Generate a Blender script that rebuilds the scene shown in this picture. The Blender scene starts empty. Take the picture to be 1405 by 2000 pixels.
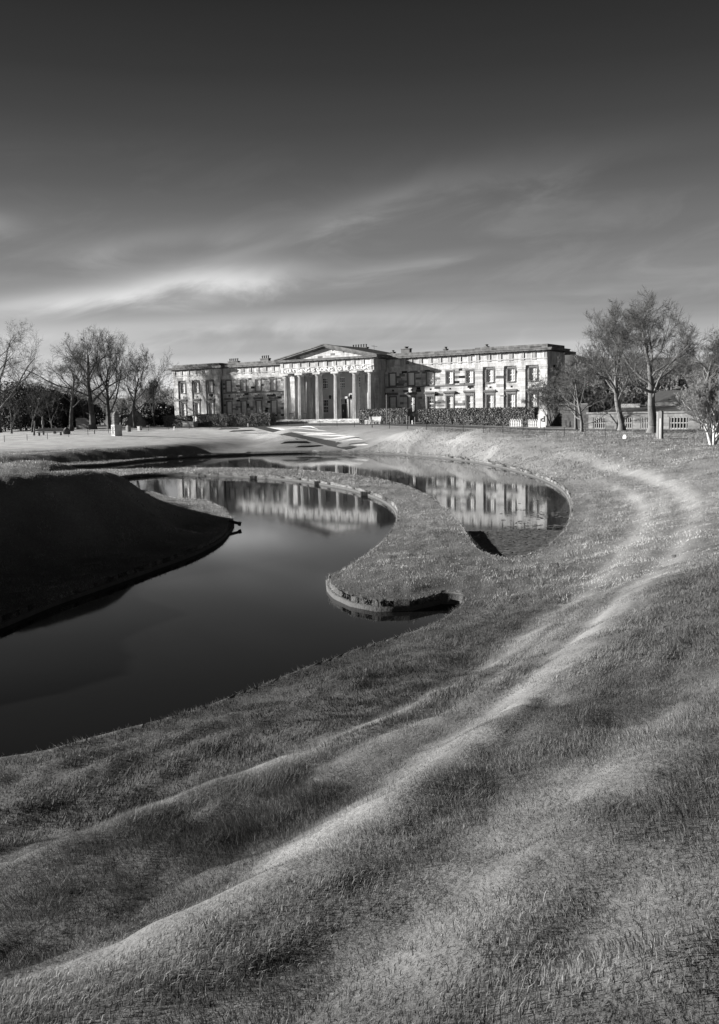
import bpy, bmesh, math, random
import numpy as np
from math import radians as RAD, sin, cos, pi
random.seed(7); rng = np.random.default_rng(7)
S = bpy.context.scene; COL = S.collection

# ------------------------------------------------------------------ camera
CAM = np.array([89.035, -128.341, 1.586]); FPX = 1826.0
PITCH, ROLL, YAW = RAD(6.3129), RAD(-1.1770), RAD(33.5177)
_fw = np.array([-sin(YAW)*cos(PITCH), cos(YAW)*cos(PITCH), -sin(PITCH)])
_r0 = np.array([cos(YAW), sin(YAW), 0.0]); _u0 = np.cross(_r0, _fw)
_rt = cos(ROLL)*_r0 + sin(ROLL)*_u0; _up = -sin(ROLL)*_r0 + cos(ROLL)*_u0
from mathutils import Matrix, Vector
cam = bpy.data.cameras.new('camera'); camo = bpy.data.objects.new('camera', cam); COL.objects.link(camo)
M4 = Matrix(((_rt[0], _up[0], -_fw[0], CAM[0]), (_rt[1], _up[1], -_fw[1], CAM[1]), (_rt[2], _up[2], -_fw[2], CAM[2]), (0, 0, 0, 1)))
camo.matrix_world = M4
cam.sensor_fit = 'HORIZONTAL'; cam.sensor_width = 36.0; cam.lens = 36.0*FPX/1405.0
cam.clip_start = 0.1; cam.clip_end = 3000
S.camera = camo

def ray(px, py):
    d = np.array([(px-702.5)/FPX, -(py-1000)/FPX, 1.0]); return d[0]*_rt + d[1]*_up + d[2]*_fw
def at_z(px, py, z):            # point of the photo at a given height
    r = ray(px, py); return CAM + (z-CAM[2])/r[2]*r
def at_y(px, py, Y):
    r = ray(px, py); return CAM + (Y-CAM[1])/r[1]*r
def at_d(px, d):                # ground position d metres away (horizontal)
    r = ray(px, 800); r = r/np.hypot(r[0], r[1]); return CAM + d*r

# ------------------------------------------------------------------ light
SUN_EL, SUN_AZ = RAD(15.5), math.atan2(-0.90, -0.42)     # azimuth from +Y towards +X
SUND = Vector((cos(SUN_EL)*sin(SUN_AZ), cos(SUN_EL)*cos(SUN_AZ), sin(SUN_EL)))
sun = bpy.data.lights.new('sun', 'SUN'); sun.energy = 4.6; sun.angle = RAD(0.55); sun.color = (1, 0.985, 0.96)
suno = bpy.data.objects.new('sun', sun); COL.objects.link(suno)
suno.rotation_euler = SUND.to_track_quat('Z', 'Y').to_euler(); suno.location = (20, -60, 60)
S.view_settings.view_transform = 'Standard'; S.view_settings.look = 'None'
S.view_settings.exposure = 1.7; S.view_settings.gamma = 1.0; S.view_settings.use_curve_mapping = False

world = bpy.data.worlds.new('World'); S.world = world; world.use_nodes = True
nt = world.node_tree; nt.nodes.clear(); N = nt.nodes; L = nt.links
def nd(tree, typ, **kw):
    n = tree.nodes.new(typ)
    for k, v in kw.items(): setattr(n, k, v)
    return n
def mth(tree, op, a, b=None, c=None, clamp=False):
    n = tree.nodes.new('ShaderNodeMath'); n.operation = op; n.use_clamp = clamp
    for i, x in enumerate((a, b, c)):
        if x is None: continue
        if isinstance(x, (int, float)): n.inputs[i].default_value = x
        else: tree.links.new(x, n.inputs[i])
    return n.outputs[0]
def build_world():
    sky = nd(nt, 'ShaderNodeTexSky'); sky.sky_type = 'NISHITA'; sky.sun_disc = False
    sky.sun_elevation = SUN_EL; sky.sun_rotation = SUN_AZ; sky.altitude = 50; sky.air_density = 1.0; sky.dust_density = 1.2; sky.ozone_density = 1.5
    sep = nd(nt, 'ShaderNodeSeparateColor'); L.new(sky.outputs[0], sep.inputs[0])
    red = sep.outputs[0]                                   # black and white film behind a red filter
    tc = nd(nt, 'ShaderNodeTexCoord')
    rot = nd(nt, 'ShaderNodeVectorRotate', rotation_type='Z_AXIS'); L.new(tc.outputs['Generated'], rot.inputs['Vector'])
    rot.inputs['Angle'].default_value = -YAW
    sx = nd(nt, 'ShaderNodeSeparateXYZ'); L.new(rot.outputs[0], sx.inputs[0])
    az = mth(nt, 'ARCTAN2', sx.outputs[0], sx.outputs[1]); el = mth(nt, 'ARCSINE', sx.outputs[2])
    # clear sky falls off with elevation (grad filter look of the deep blue), level again higher up
    rmp = nd(nt, 'ShaderNodeValToRGB'); e = rmp.color_ramp.elements
    L.new(mth(nt, 'MULTIPLY', el, 2.0), rmp.inputs[0])
    stops = SKY_STOPS
    e[0].position, e[0].color = stops[0][0], (stops[0][1],)*3+(1,)
    e[1].position, e[1].color = stops[-1][0], (stops[-1][1],)*3+(1,)
    for p, v in stops[1:-1]:
        q = e.new(p); q.color = (v,)*3+(1,)
    base = mth(nt, 'MULTIPLY', rmp.outputs[0], mth(nt, 'ADD', 0.75, mth(nt, 'MULTIPLY', red, 0.06)))
    # streaky high cloud, in azimuth / elevation
    tilt = mth(nt, 'SUBTRACT', el, mth(nt, 'MULTIPLY', az, 0.15))
    cmb = nd(nt, 'ShaderNodeCombineXYZ'); L.new(mth(nt, 'MULTIPLY', az, 7.0), cmb.inputs[0]); L.new(mth(nt, 'MULTIPLY', tilt, 20.0), cmb.inputs[1])
    nz = nd(nt, 'ShaderNodeTexNoise'); L.new(cmb.outputs[0], nz.inputs['Vector']); nz.inputs['Scale'].default_value = 1.0
    nz.inputs['Detail'].default_value = 8; nz.inputs['Roughness'].default_value = 0.58; nz.inputs['Distortion'].default_value = 0.7
    cl = nd(nt, 'ShaderNodeMapRange'); cl.interpolation_type = 'SMOOTHSTEP'
    cl.inputs['From Min'].default_value = 0.44; cl.inputs['From Max'].default_value = 0.74; L.new(nz.outputs[0], cl.inputs[0])
    low = nd(nt, 'ShaderNodeMapRange'); low.interpolation_type = 'SMOOTHSTEP'; low.inputs['From Min'].default_value = 0.30; low.inputs['From Max'].default_value = 0.08; L.new(el, low.inputs[0])
    wisps = mth(nt, 'MULTIPLY', cl.outputs[0], low.outputs[0])
    # soft bands towards the horizon
    cmb2 = nd(nt, 'ShaderNodeCombineXYZ'); L.new(mth(nt, 'MULTIPLY', az, 2.2), cmb2.inputs[0]); L.new(mth(nt, 'MULTIPLY', el, 34.0), cmb2.inputs[1]); cmb2.inputs[2].default_value = 3.7
    nz2 = nd(nt, 'ShaderNodeTexNoise'); L.new(cmb2.outputs[0], nz2.inputs['Vector']); nz2.inputs['Scale'].default_value = 1.0; nz2.inputs['Detail'].default_value = 3
    bl = nd(nt, 'ShaderNodeMapRange'); bl.interpolation_type = 'SMOOTHSTEP'; bl.inputs['From Min'].default_value = 0.22; bl.inputs['From Max'].default_value = 0.06; L.new(el, bl.inputs[0])
    bands = mth(nt, 'ADD', 1.0, mth(nt, 'MULTIPLY', mth(nt, 'MULTIPLY', mth(nt, 'SUBTRACT', nz2.outputs[0], 0.5), 0.9), mth(nt, 'ADD', 0.12, bl.outputs[0])))
    # individual clouds: bright streak low on the left, two faint wisps above
    tot = None
    for (a0, e0, wa, we, tl, amp) in CLOUDS:
        da = mth(nt, 'SUBTRACT', az, a0)
        de = mth(nt, 'SUBTRACT', mth(nt, 'SUBTRACT', el, e0), mth(nt, 'MULTIPLY', da, tl))
        de = mth(nt, 'ADD', de, mth(nt, 'MULTIPLY', mth(nt, 'SUBTRACT', nz.outputs[0], 0.5), we*3.2))
        q = mth(nt, 'ADD', mth(nt, 'POWER', mth(nt, 'ABSOLUTE', mth(nt, 'DIVIDE', da, wa)), 2.0), mth(nt, 'POWER', mth(nt, 'ABSOLUTE', mth(nt, 'DIVIDE', de, we)), 2.0))
        g = mth(nt, 'MULTIPLY', mth(nt, 'EXPONENT', mth(nt, 'MULTIPLY', q, -1.0)), amp)
        tot = g if tot is None else mth(nt, 'ADD', tot, g)
    val = mth(nt, 'ADD', mth(nt, 'MULTIPLY', base, bands), mth(nt, 'MULTIPLY', wisps, 0.155))
    val = mth(nt, 'ADD', val, mth(nt, 'MULTIPLY', tot, mth(nt, 'MULTIPLY', nz.outputs[0], 1.9)))
    bg = nd(nt, 'ShaderNodeBackground'); bg.inputs['Strength'].default_value = SKY_STRENGTH
    cc = nd(nt, 'ShaderNodeCombineColor'); [L.new(val, cc.inputs[i]) for i in range(3)]
    L.new(cc.outputs[0], bg.inputs['Color'])
    out = nd(nt, 'ShaderNodeOutputWorld'); L.new(bg.outputs[0], out.inputs['Surface'])
SKY_STRENGTH = 0.15
# (2 x elevation in radians, value)
SKY_STOPS = [(0.0, 1.6), (0.10, 1.22), (0.15, 0.92), (0.20, 0.66), (0.28, 0.52), (0.37, 0.40), (0.46, 0.25), (0.56, 0.155), (0.66, 0.098), (0.80, 0.058), (1.0, 0.055)]
CLOUDS = [(-0.27, 0.072, 0.18, 0.022, 0.0, 0.24), (-0.30, 0.112, 0.13, 0.011, 0.16, 0.62), (-0.14, 0.135, 0.085, 0.016, 0.04, 0.70), (-0.22, 0.168, 0.09, 0.011, 0.14, 0.16), (-0.11, 0.163, 0.05, 0.006, 0.2, 0.14), (0.00, 0.198, 0.10, 0.014, 0.30, 0.13), (0.13, 0.222, 0.14, 0.020, 0.12, 0.09),
          (-0.37, 0.182, 0.035, 0.012, 0.0, 0.24), (0.05, 0.146, 0.08, 0.007, 0.12, 0.14), (-0.14, 0.090, 0.34, 0.013, 0.05, 0.26), (0.10, 0.086, 0.2, 0.010, 0.0, 0.08)]
build_world()

# ------------------------------------------------------------------ helpers
def noise2(x, y, seed=0):
    """smooth value noise, numpy"""
    xi = np.floor(x).astype(np.int64); yi = np.floor(y).astype(np.int64); xf = x-xi; yf = y-yi
    def h(a, b):
        n = (a*374761393 + b*668265263 + seed*974634777) & 0x7fffffff
        n = ((n ^ (n >> 13))*1274126177) & 0x7fffffff
        return ((n ^ (n >> 16)) & 0xffff)/65535.0
    u = xf*xf*(3-2*xf); v = yf*yf*(3-2*yf)
    return (h(xi, yi)*(1-u)+h(xi+1, yi)*u)*(1-v) + (h(xi, yi+1)*(1-u)+h(xi+1, yi+1)*u)*v
def fbm(x, y, seed=0, oct=4):
    s = 0; a = 0.5; t = 0
    for o in range(oct):
        s = s + a*noise2(x*2**o+17.3*o, y*2**o-9.1*o, seed+o); t += a; a *= 0.5
    return s/t

class MB:
    def __init__(s): s.v = []; s.f = []; s.t = []; s.mi = []
    def quad(s, pts, tone=0.5, mi=0):
        n = len(s.v); s.v += [tuple(p) for p in pts]; s.f.append(tuple(range(n, n+len(pts)))); s.t.append(tone); s.mi.append(mi)
    def box(s, x0, x1, y0, y1, z0, z1, tone=0.5, mi=0, skip=''):
        n = len(s.v)
        s.v += [(x0,y0,z0),(x1,y0,z0),(x1,y1,z0),(x0,y1,z0),(x0,y0,z1),(x1,y0,z1),(x1,y1,z1),(x0,y1,z1)]
        F = {'b':(0,3,2,1),'t':(4,5,6,7),'f':(0,1,5,4),'r':(1,2,6,5),'k':(2,3,7,6),'l':(3,0,4,7)}
        for k, q in F.items():
            if k in skip: continue
            s.f.append(tuple(n+i for i in q)); s.t.append(tone); s.mi.append(mi)
    def lathe(s, prof, cx, cy, n=16, tone=0.5, cap=True, flute=0.0):
        b = len(s.v); k = len(prof)
        for (r, z) in prof:
            for i in range(n):
                a = 2*pi*i/n; rr = r*(1-flute*(i % 2)); s.v.append((cx+rr*cos(a), cy+rr*sin(a), z))
        for j in range(k-1):
            for i in range(n):
                i2 = (i+1) % n; s.f.append((b+j*n+i, b+j*n+i2, b+(j+1)*n+i2, b+(j+1)*n+i)); s.t.append(tone); s.mi.append(0)
        if cap:
            s.f.append(tuple(b+(k-1)*n+i for i in range(n))); s.t.append(tone); s.mi.append(0)
            s.f.append(tuple(b+i for i in reversed(range(n)))); s.t.append(tone); s.mi.append(0)
    def tube(s, p0, p1, r0, r1=None, n=6, tone=0.5):
        p0 = Vector(p0); p1 = Vector(p1); r1 = r0 if r1 is None else r1
        d = (p1-p0).normalized(); a = d.orthogonal().normalized(); c = d.cross(a); b = len(s.v)
        for p, r in ((p0, r0), (p1, r1)):
            for i in range(n):
                t = 2*pi*i/n; q = p + a*(r*cos(t)) + c*(r*sin(t)); s.v.append(tuple(q))
        for i in range(n):
            j = (i+1) % n; s.f.append((b+i, b+j, b+n+j, b+n+i)); s.t.append(tone); s.mi.append(0)
        s.f.append(tuple(b+n+i for i in range(n))); s.t.append(tone); s.mi.append(0)
        s.f.append(tuple(b+i for i in reversed(range(n)))); s.t.append(tone); s.mi.append(0)
    def prism(s, poly, y0, y1, tone=0.5):       # poly in (x,z), extruded along y
        n = len(s.v); k = len(poly)
        s.v += [(p[0], y0, p[1]) for p in poly] + [(p[0], y1, p[1]) for p in poly]
        s.f.append(tuple(range(n, n+k))); s.t.append(tone); s.mi.append(0)
        s.f.append(tuple(reversed(range(n+k, n+2*k)))); s.t.append(tone); s.mi.append(0)
        for i in range(k):
            j = (i+1) % k; s.f.append((n+j, n+i, n+k+i, n+k+j)); s.t.append(tone); s.mi.append(0)
    def mesh(s, name, mats, smooth=False):
        me = bpy.data.meshes.new(name); me.from_pydata(s.v, [], s.f)
        at = me.attributes.new('tone', 'FLOAT', 'FACE'); at.data.foreach_set('value', np.array(s.t, np.float32))
        for m in (mats if isinstance(mats, (list, tuple)) else [mats]): me.materials.append(m)
        if any(s.mi): me.polygons.foreach_set('material_index', np.array(s.mi, np.int32))
        if smooth: me.polygons.foreach_set('use_smooth', np.ones(len(s.f), bool))
        me.update(); return me
    def build(s, name, mats, parent=None, smooth=False):
        return link(name, s.mesh(name, mats, smooth), parent)

def link(name, me, parent=None, loc=None, rz=None):
    o = bpy.data.objects.new(name, me); COL.objects.link(o)
    if parent is not None: o.parent = parent
    if loc is not None: o.location = loc
    if rz is not None: o.rotation_euler = (0, 0, rz)
    return o
def tag(o, label=None, cat=None, group=None, kind=None):
    if label: o['label'] = label
    if cat: o['category'] = cat
    if group: o['group'] = group
    if kind: o['kind'] = kind
    return o
def thing(name, label, cat, loc=(0, 0, 0), rz=0, group=None):
    o = bpy.data.objects.new(name, None); COL.objects.link(o); o.location = loc; o.rotation_euler = (0, 0, rz); o.empty_display_size = 0.3
    return tag(o, label, cat, group)
def np_mesh(name, V, F, mat, tone=None, smooth=False):
    """V (n,3), F (m,k) arrays -> mesh, fast"""
    me = bpy.data.meshes.new(name); k = F.shape[1]; m = len(F)
    me.vertices.add(len(V)); me.vertices.foreach_set('co', np.ascontiguousarray(V, np.float32).ravel())
    me.loops.add(m*k); me.loops.foreach_set('vertex_index', np.ascontiguousarray(F, np.int32).ravel())
    me.polygons.add(m); me.polygons.foreach_set('loop_start', np.arange(0, m*k, k, dtype=np.int32))
    if tone is not None:
        at = me.attributes.new('tone', 'FLOAT', 'FACE'); at.data.foreach_set('value', np.asarray(tone, np.float32))
    me.materials.append(mat)
    if smooth: me.polygons.foreach_set('use_smooth', np.ones(m, bool))
    me.update(calc_edges=True); return me

# ------------------------------------------------------------------ materials (the photograph is black and white: neutral greys)
def mat(name, col, rough=0.8, var=0.3, scale=6.0, tone=0.0, bump=0.0, bscale=40.0, detail=6.0, streak=None, spec=0.3, var2=0.0, scale2=0.6, trans=0.0):
    m = bpy.data.materials.new(name); m.use_nodes = True; t = m.node_tree; b = t.nodes['Principled BSDF']
    tc = nd(t, 'ShaderNodeTexCoord'); geo = nd(t, 'ShaderNodeNewGeometry')
    pos = geo.outputs['Position']
    def noise(sc, det, vec=None, rough_=0.6):
        n = nd(t, 'ShaderNodeTexNoise'); t.links.new(vec or pos, n.inputs['Vector']); n.inputs['Scale'].default_value = sc
        n.inputs['Detail'].default_value = det; n.inputs['Roughness'].default_value = rough_; return n.outputs[0]
    k = mth(t, 'ADD', 1.0, mth(t, 'MULTIPLY', mth(t, 'SUBTRACT', noise(scale, detail), 0.5), 2*var*1.6))
    if var2: k = mth(t, 'MULTIPLY', k, mth(t, 'ADD', 1.0, mth(t, 'MULTIPLY', mth(t, 'SUBTRACT', noise(scale2, 4), 0.5), 2*var2*1.6)))
    if tone:
        a = nd(t, 'ShaderNodeAttribute'); a.attribute_name = 'tone'
        k = mth(t, 'MULTIPLY', k, mth(t, 'ADD', 1.0, mth(t, 'MULTIPLY', mth(t, 'SUBTRACT', a.outputs['Fac'], 0.5), 2*tone)))
    if streak:
        mp = nd(t, 'ShaderNodeMapping'); t.links.new(pos, mp.inputs['Vector']); mp.inputs['Scale'].default_value = streak[0]
        sn = noise(1.0, 5, mp.outputs[0]); mr = nd(t, 'ShaderNodeMapRange'); mr.inputs['From Min'].default_value = 0.42; mr.inputs['From Max'].default_value = 0.68
        t.links.new(sn, mr.inputs[0]); k = mth(t, 'MULTIPLY', k, mth(t, 'SUBTRACT', 1.0, mth(t, 'MULTIPLY', mr.outputs[0], streak[1])))
    v = mth(t, 'MAXIMUM', mth(t, 'MULTIPLY', k, col), 0.008); v = mth(t, 'MINIMUM', v, 0.85)
    cc = nd(t, 'ShaderNodeCombineColor'); [t.links.new(v, cc.inputs[i]) for i in range(3)]
    t.links.new(cc.outputs[0], b.inputs['Base Color'])
    b.inputs['Roughness'].default_value = rough; b.inputs['Specular IOR Level'].default_value = spec
    if bump:
        bp = nd(t, 'ShaderNodeBump'); bp.inputs['Strength'].default_value = min(bump, 1); bp.inputs['Distance'].default_value = 0.06*max(1, bump)
        t.links.new(noise(bscale, 4), bp.inputs['Height']); t.links.new(bp.outputs[0], b.inputs['Normal'])
    if trans:
        tr = nd(t, 'ShaderNodeBsdfTranslucent'); t.links.new(cc.outputs[0], tr.inputs[0]); mx = nd(t, 'ShaderNodeMixShader'); mx.inputs[0].default_value = trans
        t.links.new(b.outputs[0], mx.inputs[1]); t.links.new(tr.outputs[0], mx.inputs[2]); t.links.new(mx.outputs[0], t.nodes['Material Output'].inputs['Surface'])
    return m
MT = dict(
    turf=mat('turf', 0.14, 0.95, 0.28, 9.0, bump=0.45, bscale=22.0, var2=0.35, scale2=0.45, detail=8, tone=0.9),
    blade=mat('grass_blade', 0.064, 0.6, 0.2, 2.0, tone=0.8, var2=0.6, scale2=0.7, trans=0.25, spec=0.35),
    blade_far=mat('rim_grass_blade', 0.235, 0.7, 0.2, 2.0, tone=0.7, var2=0.5, scale2=0.5, trans=0.25, spec=0.2),
    stone=mat('sandstone', 0.43, 0.9, 0.25, 1.6, tone=0.5, bump=0.35, bscale=12, streak=((1.1, 1.1, 0.2), 0.45)),
    stone_dark=mat('stained_and_shaded_stone', 0.16, 0.9, 0.3, 2.0, tone=0.3, bump=0.3, bscale=12),  # stained facing stones; also carries the painted shade of the left step risers
    trim=mat('trim_stone', 0.44, 0.9, 0.3, 1.8, tone=0.3, bump=0.3, bscale=10, streak=((1.6, 1.6, 0.3), 0.45)),
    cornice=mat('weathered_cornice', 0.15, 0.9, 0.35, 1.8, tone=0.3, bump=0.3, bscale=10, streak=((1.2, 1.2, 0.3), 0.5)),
    plaster=mat('plaster', 0.40, 0.9, 0.1, 1.0),
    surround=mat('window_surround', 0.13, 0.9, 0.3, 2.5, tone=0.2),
    white=mat('white_paint', 0.78, 0.5, 0.06, 4.0),
    blind=mat('blind', 0.62, 0.45, 0.10, 1.2, spec=0.5, tone=0.35),
    sash=mat('sash_paint', 0.70, 0.5, 0.05, 4.0),
    glass=mat('dark_glass', 0.012, 0.06, 0.1, 1.0, spec=0.6),
    asphalt=mat('asphalt', 0.05, 0.9, 0.25, 3.0, bump=0.2, bscale=30),
    slate=mat('slate', 0.05, 0.7, 0.3, 2.0),
    iron=mat('iron', 0.025, 0.6, 0.2, 5.0),
    bark=mat('bark', 0.115, 0.95, 0.35, 2.5, bump=0.8, bscale=9, tone=0.2),
    twig=mat('twig', 0.085, 0.95, 0.25, 1.0, tone=0.3),
    bark_dark=mat('bark_dark', 0.07, 0.95, 0.35, 2.5, bump=0.8, bscale=9, tone=0.2),
    twig_dark=mat('twig_dark', 0.055, 0.95, 0.25, 1.0, tone=0.3),
    twig_pale=mat('twig_pale', 0.2, 0.95, 0.25, 1.0, tone=0.3),
    wood_twig=mat('wood_twig', 0.22, 0.95, 0.25, 0.15, tone=0.4),
    birch=mat('birch_bark', 0.42, 0.9, 0.4, 3.0, tone=0.2),
    leaf=mat('hedge_leaf', 0.10, 0.55, 0.2, 3.0, tone=0.75, spec=0.4),
    holly=mat('evergreen_leaf', 0.028, 0.6, 0.2, 3.0, tone=0.6),
    edging=mat('edging_stone', 0.065, 0.9, 0.3, 3.0, bump=0.5, bscale=14),
    gravel=mat('gravel', 0.16, 0.95, 0.25, 5.0, bump=0.4, bscale=25),
    rubble=mat('rubble_stone', 0.17, 0.95, 0.35, 2.4, tone=0.4, bump=0.7, bscale=5),
    rubble_dim=mat('outbuilding_stone', 0.145, 0.95, 0.35, 2.4, tone=0.3, bump=0.6, bscale=5),
    bar_paint=mat('bar_paint', 0.22, 0.6, 0.1, 3.0),
    timber=mat('timber', 0.20, 0.85, 0.3, 4.0),
    weed=mat('pond_weed', 0.085, 0.75, 0.3, 5.0, tone=0.5),
    hill=mat('wooded_hill', 0.13, 1.0, 0.5, 0.12, bump=1.0, bscale=0.5),
    lamp_tube=mat('tube_lettering', 0.8, 0.4, 0.05, 2.0),
    path=mat('path_surface', 0.05, 0.95, 0.3, 3.0, spec=0.05),
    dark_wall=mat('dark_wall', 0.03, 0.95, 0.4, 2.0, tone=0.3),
    shadow_hole=mat('vent_hole', 0.01, 1.0, 0.1, 3.0),
)
def water_material():
    m = bpy.data.materials.new('pond_water'); m.use_nodes = True; t = m.node_tree; b = t.nodes['Principled BSDF']
    b.inputs['Base Color'].default_value = (0.006, 0.006, 0.006, 1); b.inputs['Roughness'].default_value = 0.045
    b.inputs['IOR'].default_value = 1.333; b.inputs['Specular IOR Level'].default_value = 0.5
    geo = nd(t, 'ShaderNodeNewGeometry'); n = nd(t, 'ShaderNodeTexNoise'); t.links.new(geo.outputs['Position'], n.inputs['Vector'])
    n.inputs['Scale'].default_value = 3.0; n.inputs['Detail'].default_value = 3
    bp = nd(t, 'ShaderNodeBump'); bp.inputs['Strength'].default_value = 0.006; bp.inputs['Distance'].default_value = 0.05
    t.links.new(n.outputs[0], bp.inputs['Height']); t.links.new(bp.outputs[0], b.inputs['Normal'])
    return m
MT['water'] = water_material()

# ------------------------------------------------------------------ ponds
WZ, LIP = -3.70, -3.45
far, near = WZ, LIP
pondA_px = [(-300, 1548, near), (0, 1482, near), (100, 1465, near), (200, 1437, near), (300, 1411, near), (400, 1383, near), (500, 1344, near), (600, 1304, near), (700, 1269, near), (800, 1238, near),
    (860, 1214, near), (892, 1190, near), (909, 1169, near), (905, 1163, near), (885, 1170, far), (850, 1181, far), (800, 1192, far), (740, 1194, far), (690, 1184, far), (660, 1170, far), (645, 1154, far), (643, 1140, far),
    (660, 1119, near), (700, 1094, near), (740, 1064, near), (765, 1038, near), (778, 1012, near), (772, 996, far), (740, 975, far), (690, 959, far), (640, 949, far), (590, 941, far), (520, 935, far), (440, 931, far), (350, 929, far), (275, 931, far),
    (225, 939, far), (240, 955, far), (300, 970, far), (338, 973, near), (400, 978, near), (432, 991, near), (452, 1010, near), (452, 1030, far), (430, 1056, far), (380, 1083, far), (300, 1113, far), (200, 1149, far), (100, 1184, far), (0, 1226, far), (-300, 1345, far)]
pondB_px = [(100, 915, far), (200, 910, far), (300, 899, far), (400, 892.5, far), (500, 888.5, far), (600, 886, far), (700, 886, far), (800, 889.5, far), (900, 899, far), (980, 913, far), (1050, 933, far), (1095, 955, far), (1115, 980, far), (1117, 1004, near),
    (1104, 1033, near), (1080, 1058, near), (1050, 1078, near), (1020, 1088, near), (985, 1090, near), (945, 1080, near), (925, 1062, near), (900, 1025, near), (870, 992, near), (830, 965, near), (780, 945, near), (720, 932, near), (640, 922, near), (560, 917, near),
    (450, 914, near), (350, 914.5, near), (250, 916, near), (180, 917, near), (100, 920, near)]
def spline(P, step):
    P = np.array(P)[:, :2]; n = len(P); out = []
    for i in range(n):
        p0, p1, p2, p3 = P[i-1], P[i], P[(i+1) % n], P[(i+2) % n]
        m = max(1, int(np.linalg.norm(p2-p1)/step))
        # centripetal-ish: clamp tangents so sharp notches stay sharp
        l = np.linalg.norm(p2-p1); t1 = (p2-p0); t2 = (p3-p1)
        t1 = t1/max(np.linalg.norm(t1), 1e-6)*min(l, np.linalg.norm(p1-p0)); t2 = t2/max(np.linalg.norm(t2), 1e-6)*min(l, np.linalg.norm(p3-p2))
        for k in range(m):
            t = k/m; h = (2*t**3-3*t**2+1, t**3-2*t**2+t, -2*t**3+3*t**2, t**3-t**2)
            out.append(h[0]*p1+h[1]*t1+h[2]*p2+h[3]*t2)
    return np.array(out)
ponds = [spline([at_z(*p) for p in px], 0.6) for px in (pondA_px, pondB_px)]
def poly_sd(P, X, Y):
    """signed distance to a closed polygon: + outside; also nearest point"""
    A = P; B = np.roll(P, -1, 0); best = np.full(X.shape, 1e18); nx = np.zeros_like(X); ny = np.zeros_like(X); ins = np.zeros(X.shape, bool)
    for (ax, ay), (bx, by) in zip(A, B):
        dx, dy = bx-ax, by-ay; t = np.clip(((X-ax)*dx+(Y-ay)*dy)/(dx*dx+dy*dy+1e-12), 0, 1)
        qx, qy = ax+t*dx, ay+t*dy; d = (X-qx)**2+(Y-qy)**2; m = d < best
        best = np.where(m, d, best); nx = np.where(m, qx, nx); ny = np.where(m, qy, ny)
        if ay != by:
            c = ((ay > Y) != (by > Y)) & (X < (bx-ax)*(Y-ay)/(by-ay)+ax); ins ^= c
    d = np.sqrt(best); return np.where(ins, -d, d), nx, ny

# ------------------------------------------------------------------ terrain heights (points of the photo with their heights)
G = []
def g(*pts):
    for p in pts: G.append(at_z(*p))
g((0, 2000, -.42), (350, 2000, -.2), (702, 2000, -.03), (1050, 2000, .05), (1405, 2000, .1))
g((0, 1930, -.62), (250, 1820, -.72), (500, 1700, -.85), (700, 1570, -1.0), (900, 1440, -1.2), (1050, 1330, -1.4), (1200, 1190, -1.85), (1320, 1070, -2.4))
g((0, 1670, -2.0), (250, 1610, -2.0), (450, 1520, -2.1), (700, 1420, -2.2), (900, 1330, -2.4), (1000, 1270, -2.55), (1150, 1150, -2.85))
g((0, 1870, -1.65), (250, 1758, -1.75), (500, 1635, -1.62), (700, 1515, -1.6), (900, 1392, -1.75), (1050, 1290, -1.9))      # shelf below the upper rise
g((0, 1630, -2.8), (250, 1573, -2.85), (450, 1482, -2.8), (700, 1382, -2.85), (900, 1296, -2.87))                           # shelf below the lower rise
g((0, 1520, -3.12), (200, 1480, -3.12), (400, 1425, -3.12), (600, 1345, -3.15), (800, 1275, -3.18), (900, 1225, -3.2), (1000, 1150, -3.25), (1100, 1090, -3.28))
g((1405, 1700, 0), (1405, 1500, -.25), (1405, 1330, -.6), (1405, 1200, -1.1), (1405, 1100, -1.7), (1405, 1040, -2.1), (1405, 985, -2.35), (1405, 930, -2.1))
g((1200, 1500, -.6), (1200, 1700, -.22), (1000, 1800, -.25), (1000, 1600, -.65), (800, 1800, -.35), (1250, 1350, -1.0))
g((1250, 1000, -3.0), (1300, 1000, -2.85), (1180, 1040, -3.1), (1180, 960, -3.15), (1260, 950, -2.95), (1330, 950, -2.55), (1200, 1060, -2.9), (1340, 1010, -2.6))
g((1000, 1120, -3.35), (900, 1090, -3.38), (800, 1120, -3.33), (700, 1145, -3.36), (850, 1040, -3.36), (760, 980, -3.4), (650, 940, -3.4), (1160, 980, -3.38), (1130, 1050, -3.35), (1080, 1090, -3.36))
g((560, 880, -3.35), (700, 878.5, -3.33), (820, 882, -3.33), (950, 902, -3.33), (1060, 921, -3.3), (1130, 945, -3.28))
for px in range(0, 500, 35):
    yb = float(np.interp(px, [0, 127, 350, 500], [910, 902.3, 889.3, 882.5])); yt = float(np.interp(px, [0, 125, 249, 349, 423, 490], [892.7, 883.5, 874.7, 869.5, 864, 860.5]))
    b = at_z(px, yb, -3.38); d = np.hypot(*(b-CAM)[:2]); r = ray(px, yt); hr = np.hypot(r[0], r[1]); wd = 2.3 if px < 350 else 2.3+(px-350)*0.11
    t = CAM+r*((d+wd)/hr); G.append(b); G.append(t); G.append(b*.5+t*.5)
    q = CAM+r*((d+wd+2.5)/hr); q[2] = t[2]+.07; G.append(q); q = CAM+r*((d+wd+9)/hr); q[2] = t[2]+.18; G.append(q)
    q = b+(b-t)*.3; q[2] = -3.42; G.append(q)
g((560, 858, -2.2), (640, 866, -2.75), (700, 856, -2.1), (620, 845, -1.6), (700, 843, -1.35), (560, 837, -1.05))
g((800, 843, -1.2), (900, 849, -1.35), (1040, 853, -1.5), (1196, 858, -1.6), (1300, 865, -1.65), (1405, 875, -1.65))
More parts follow.
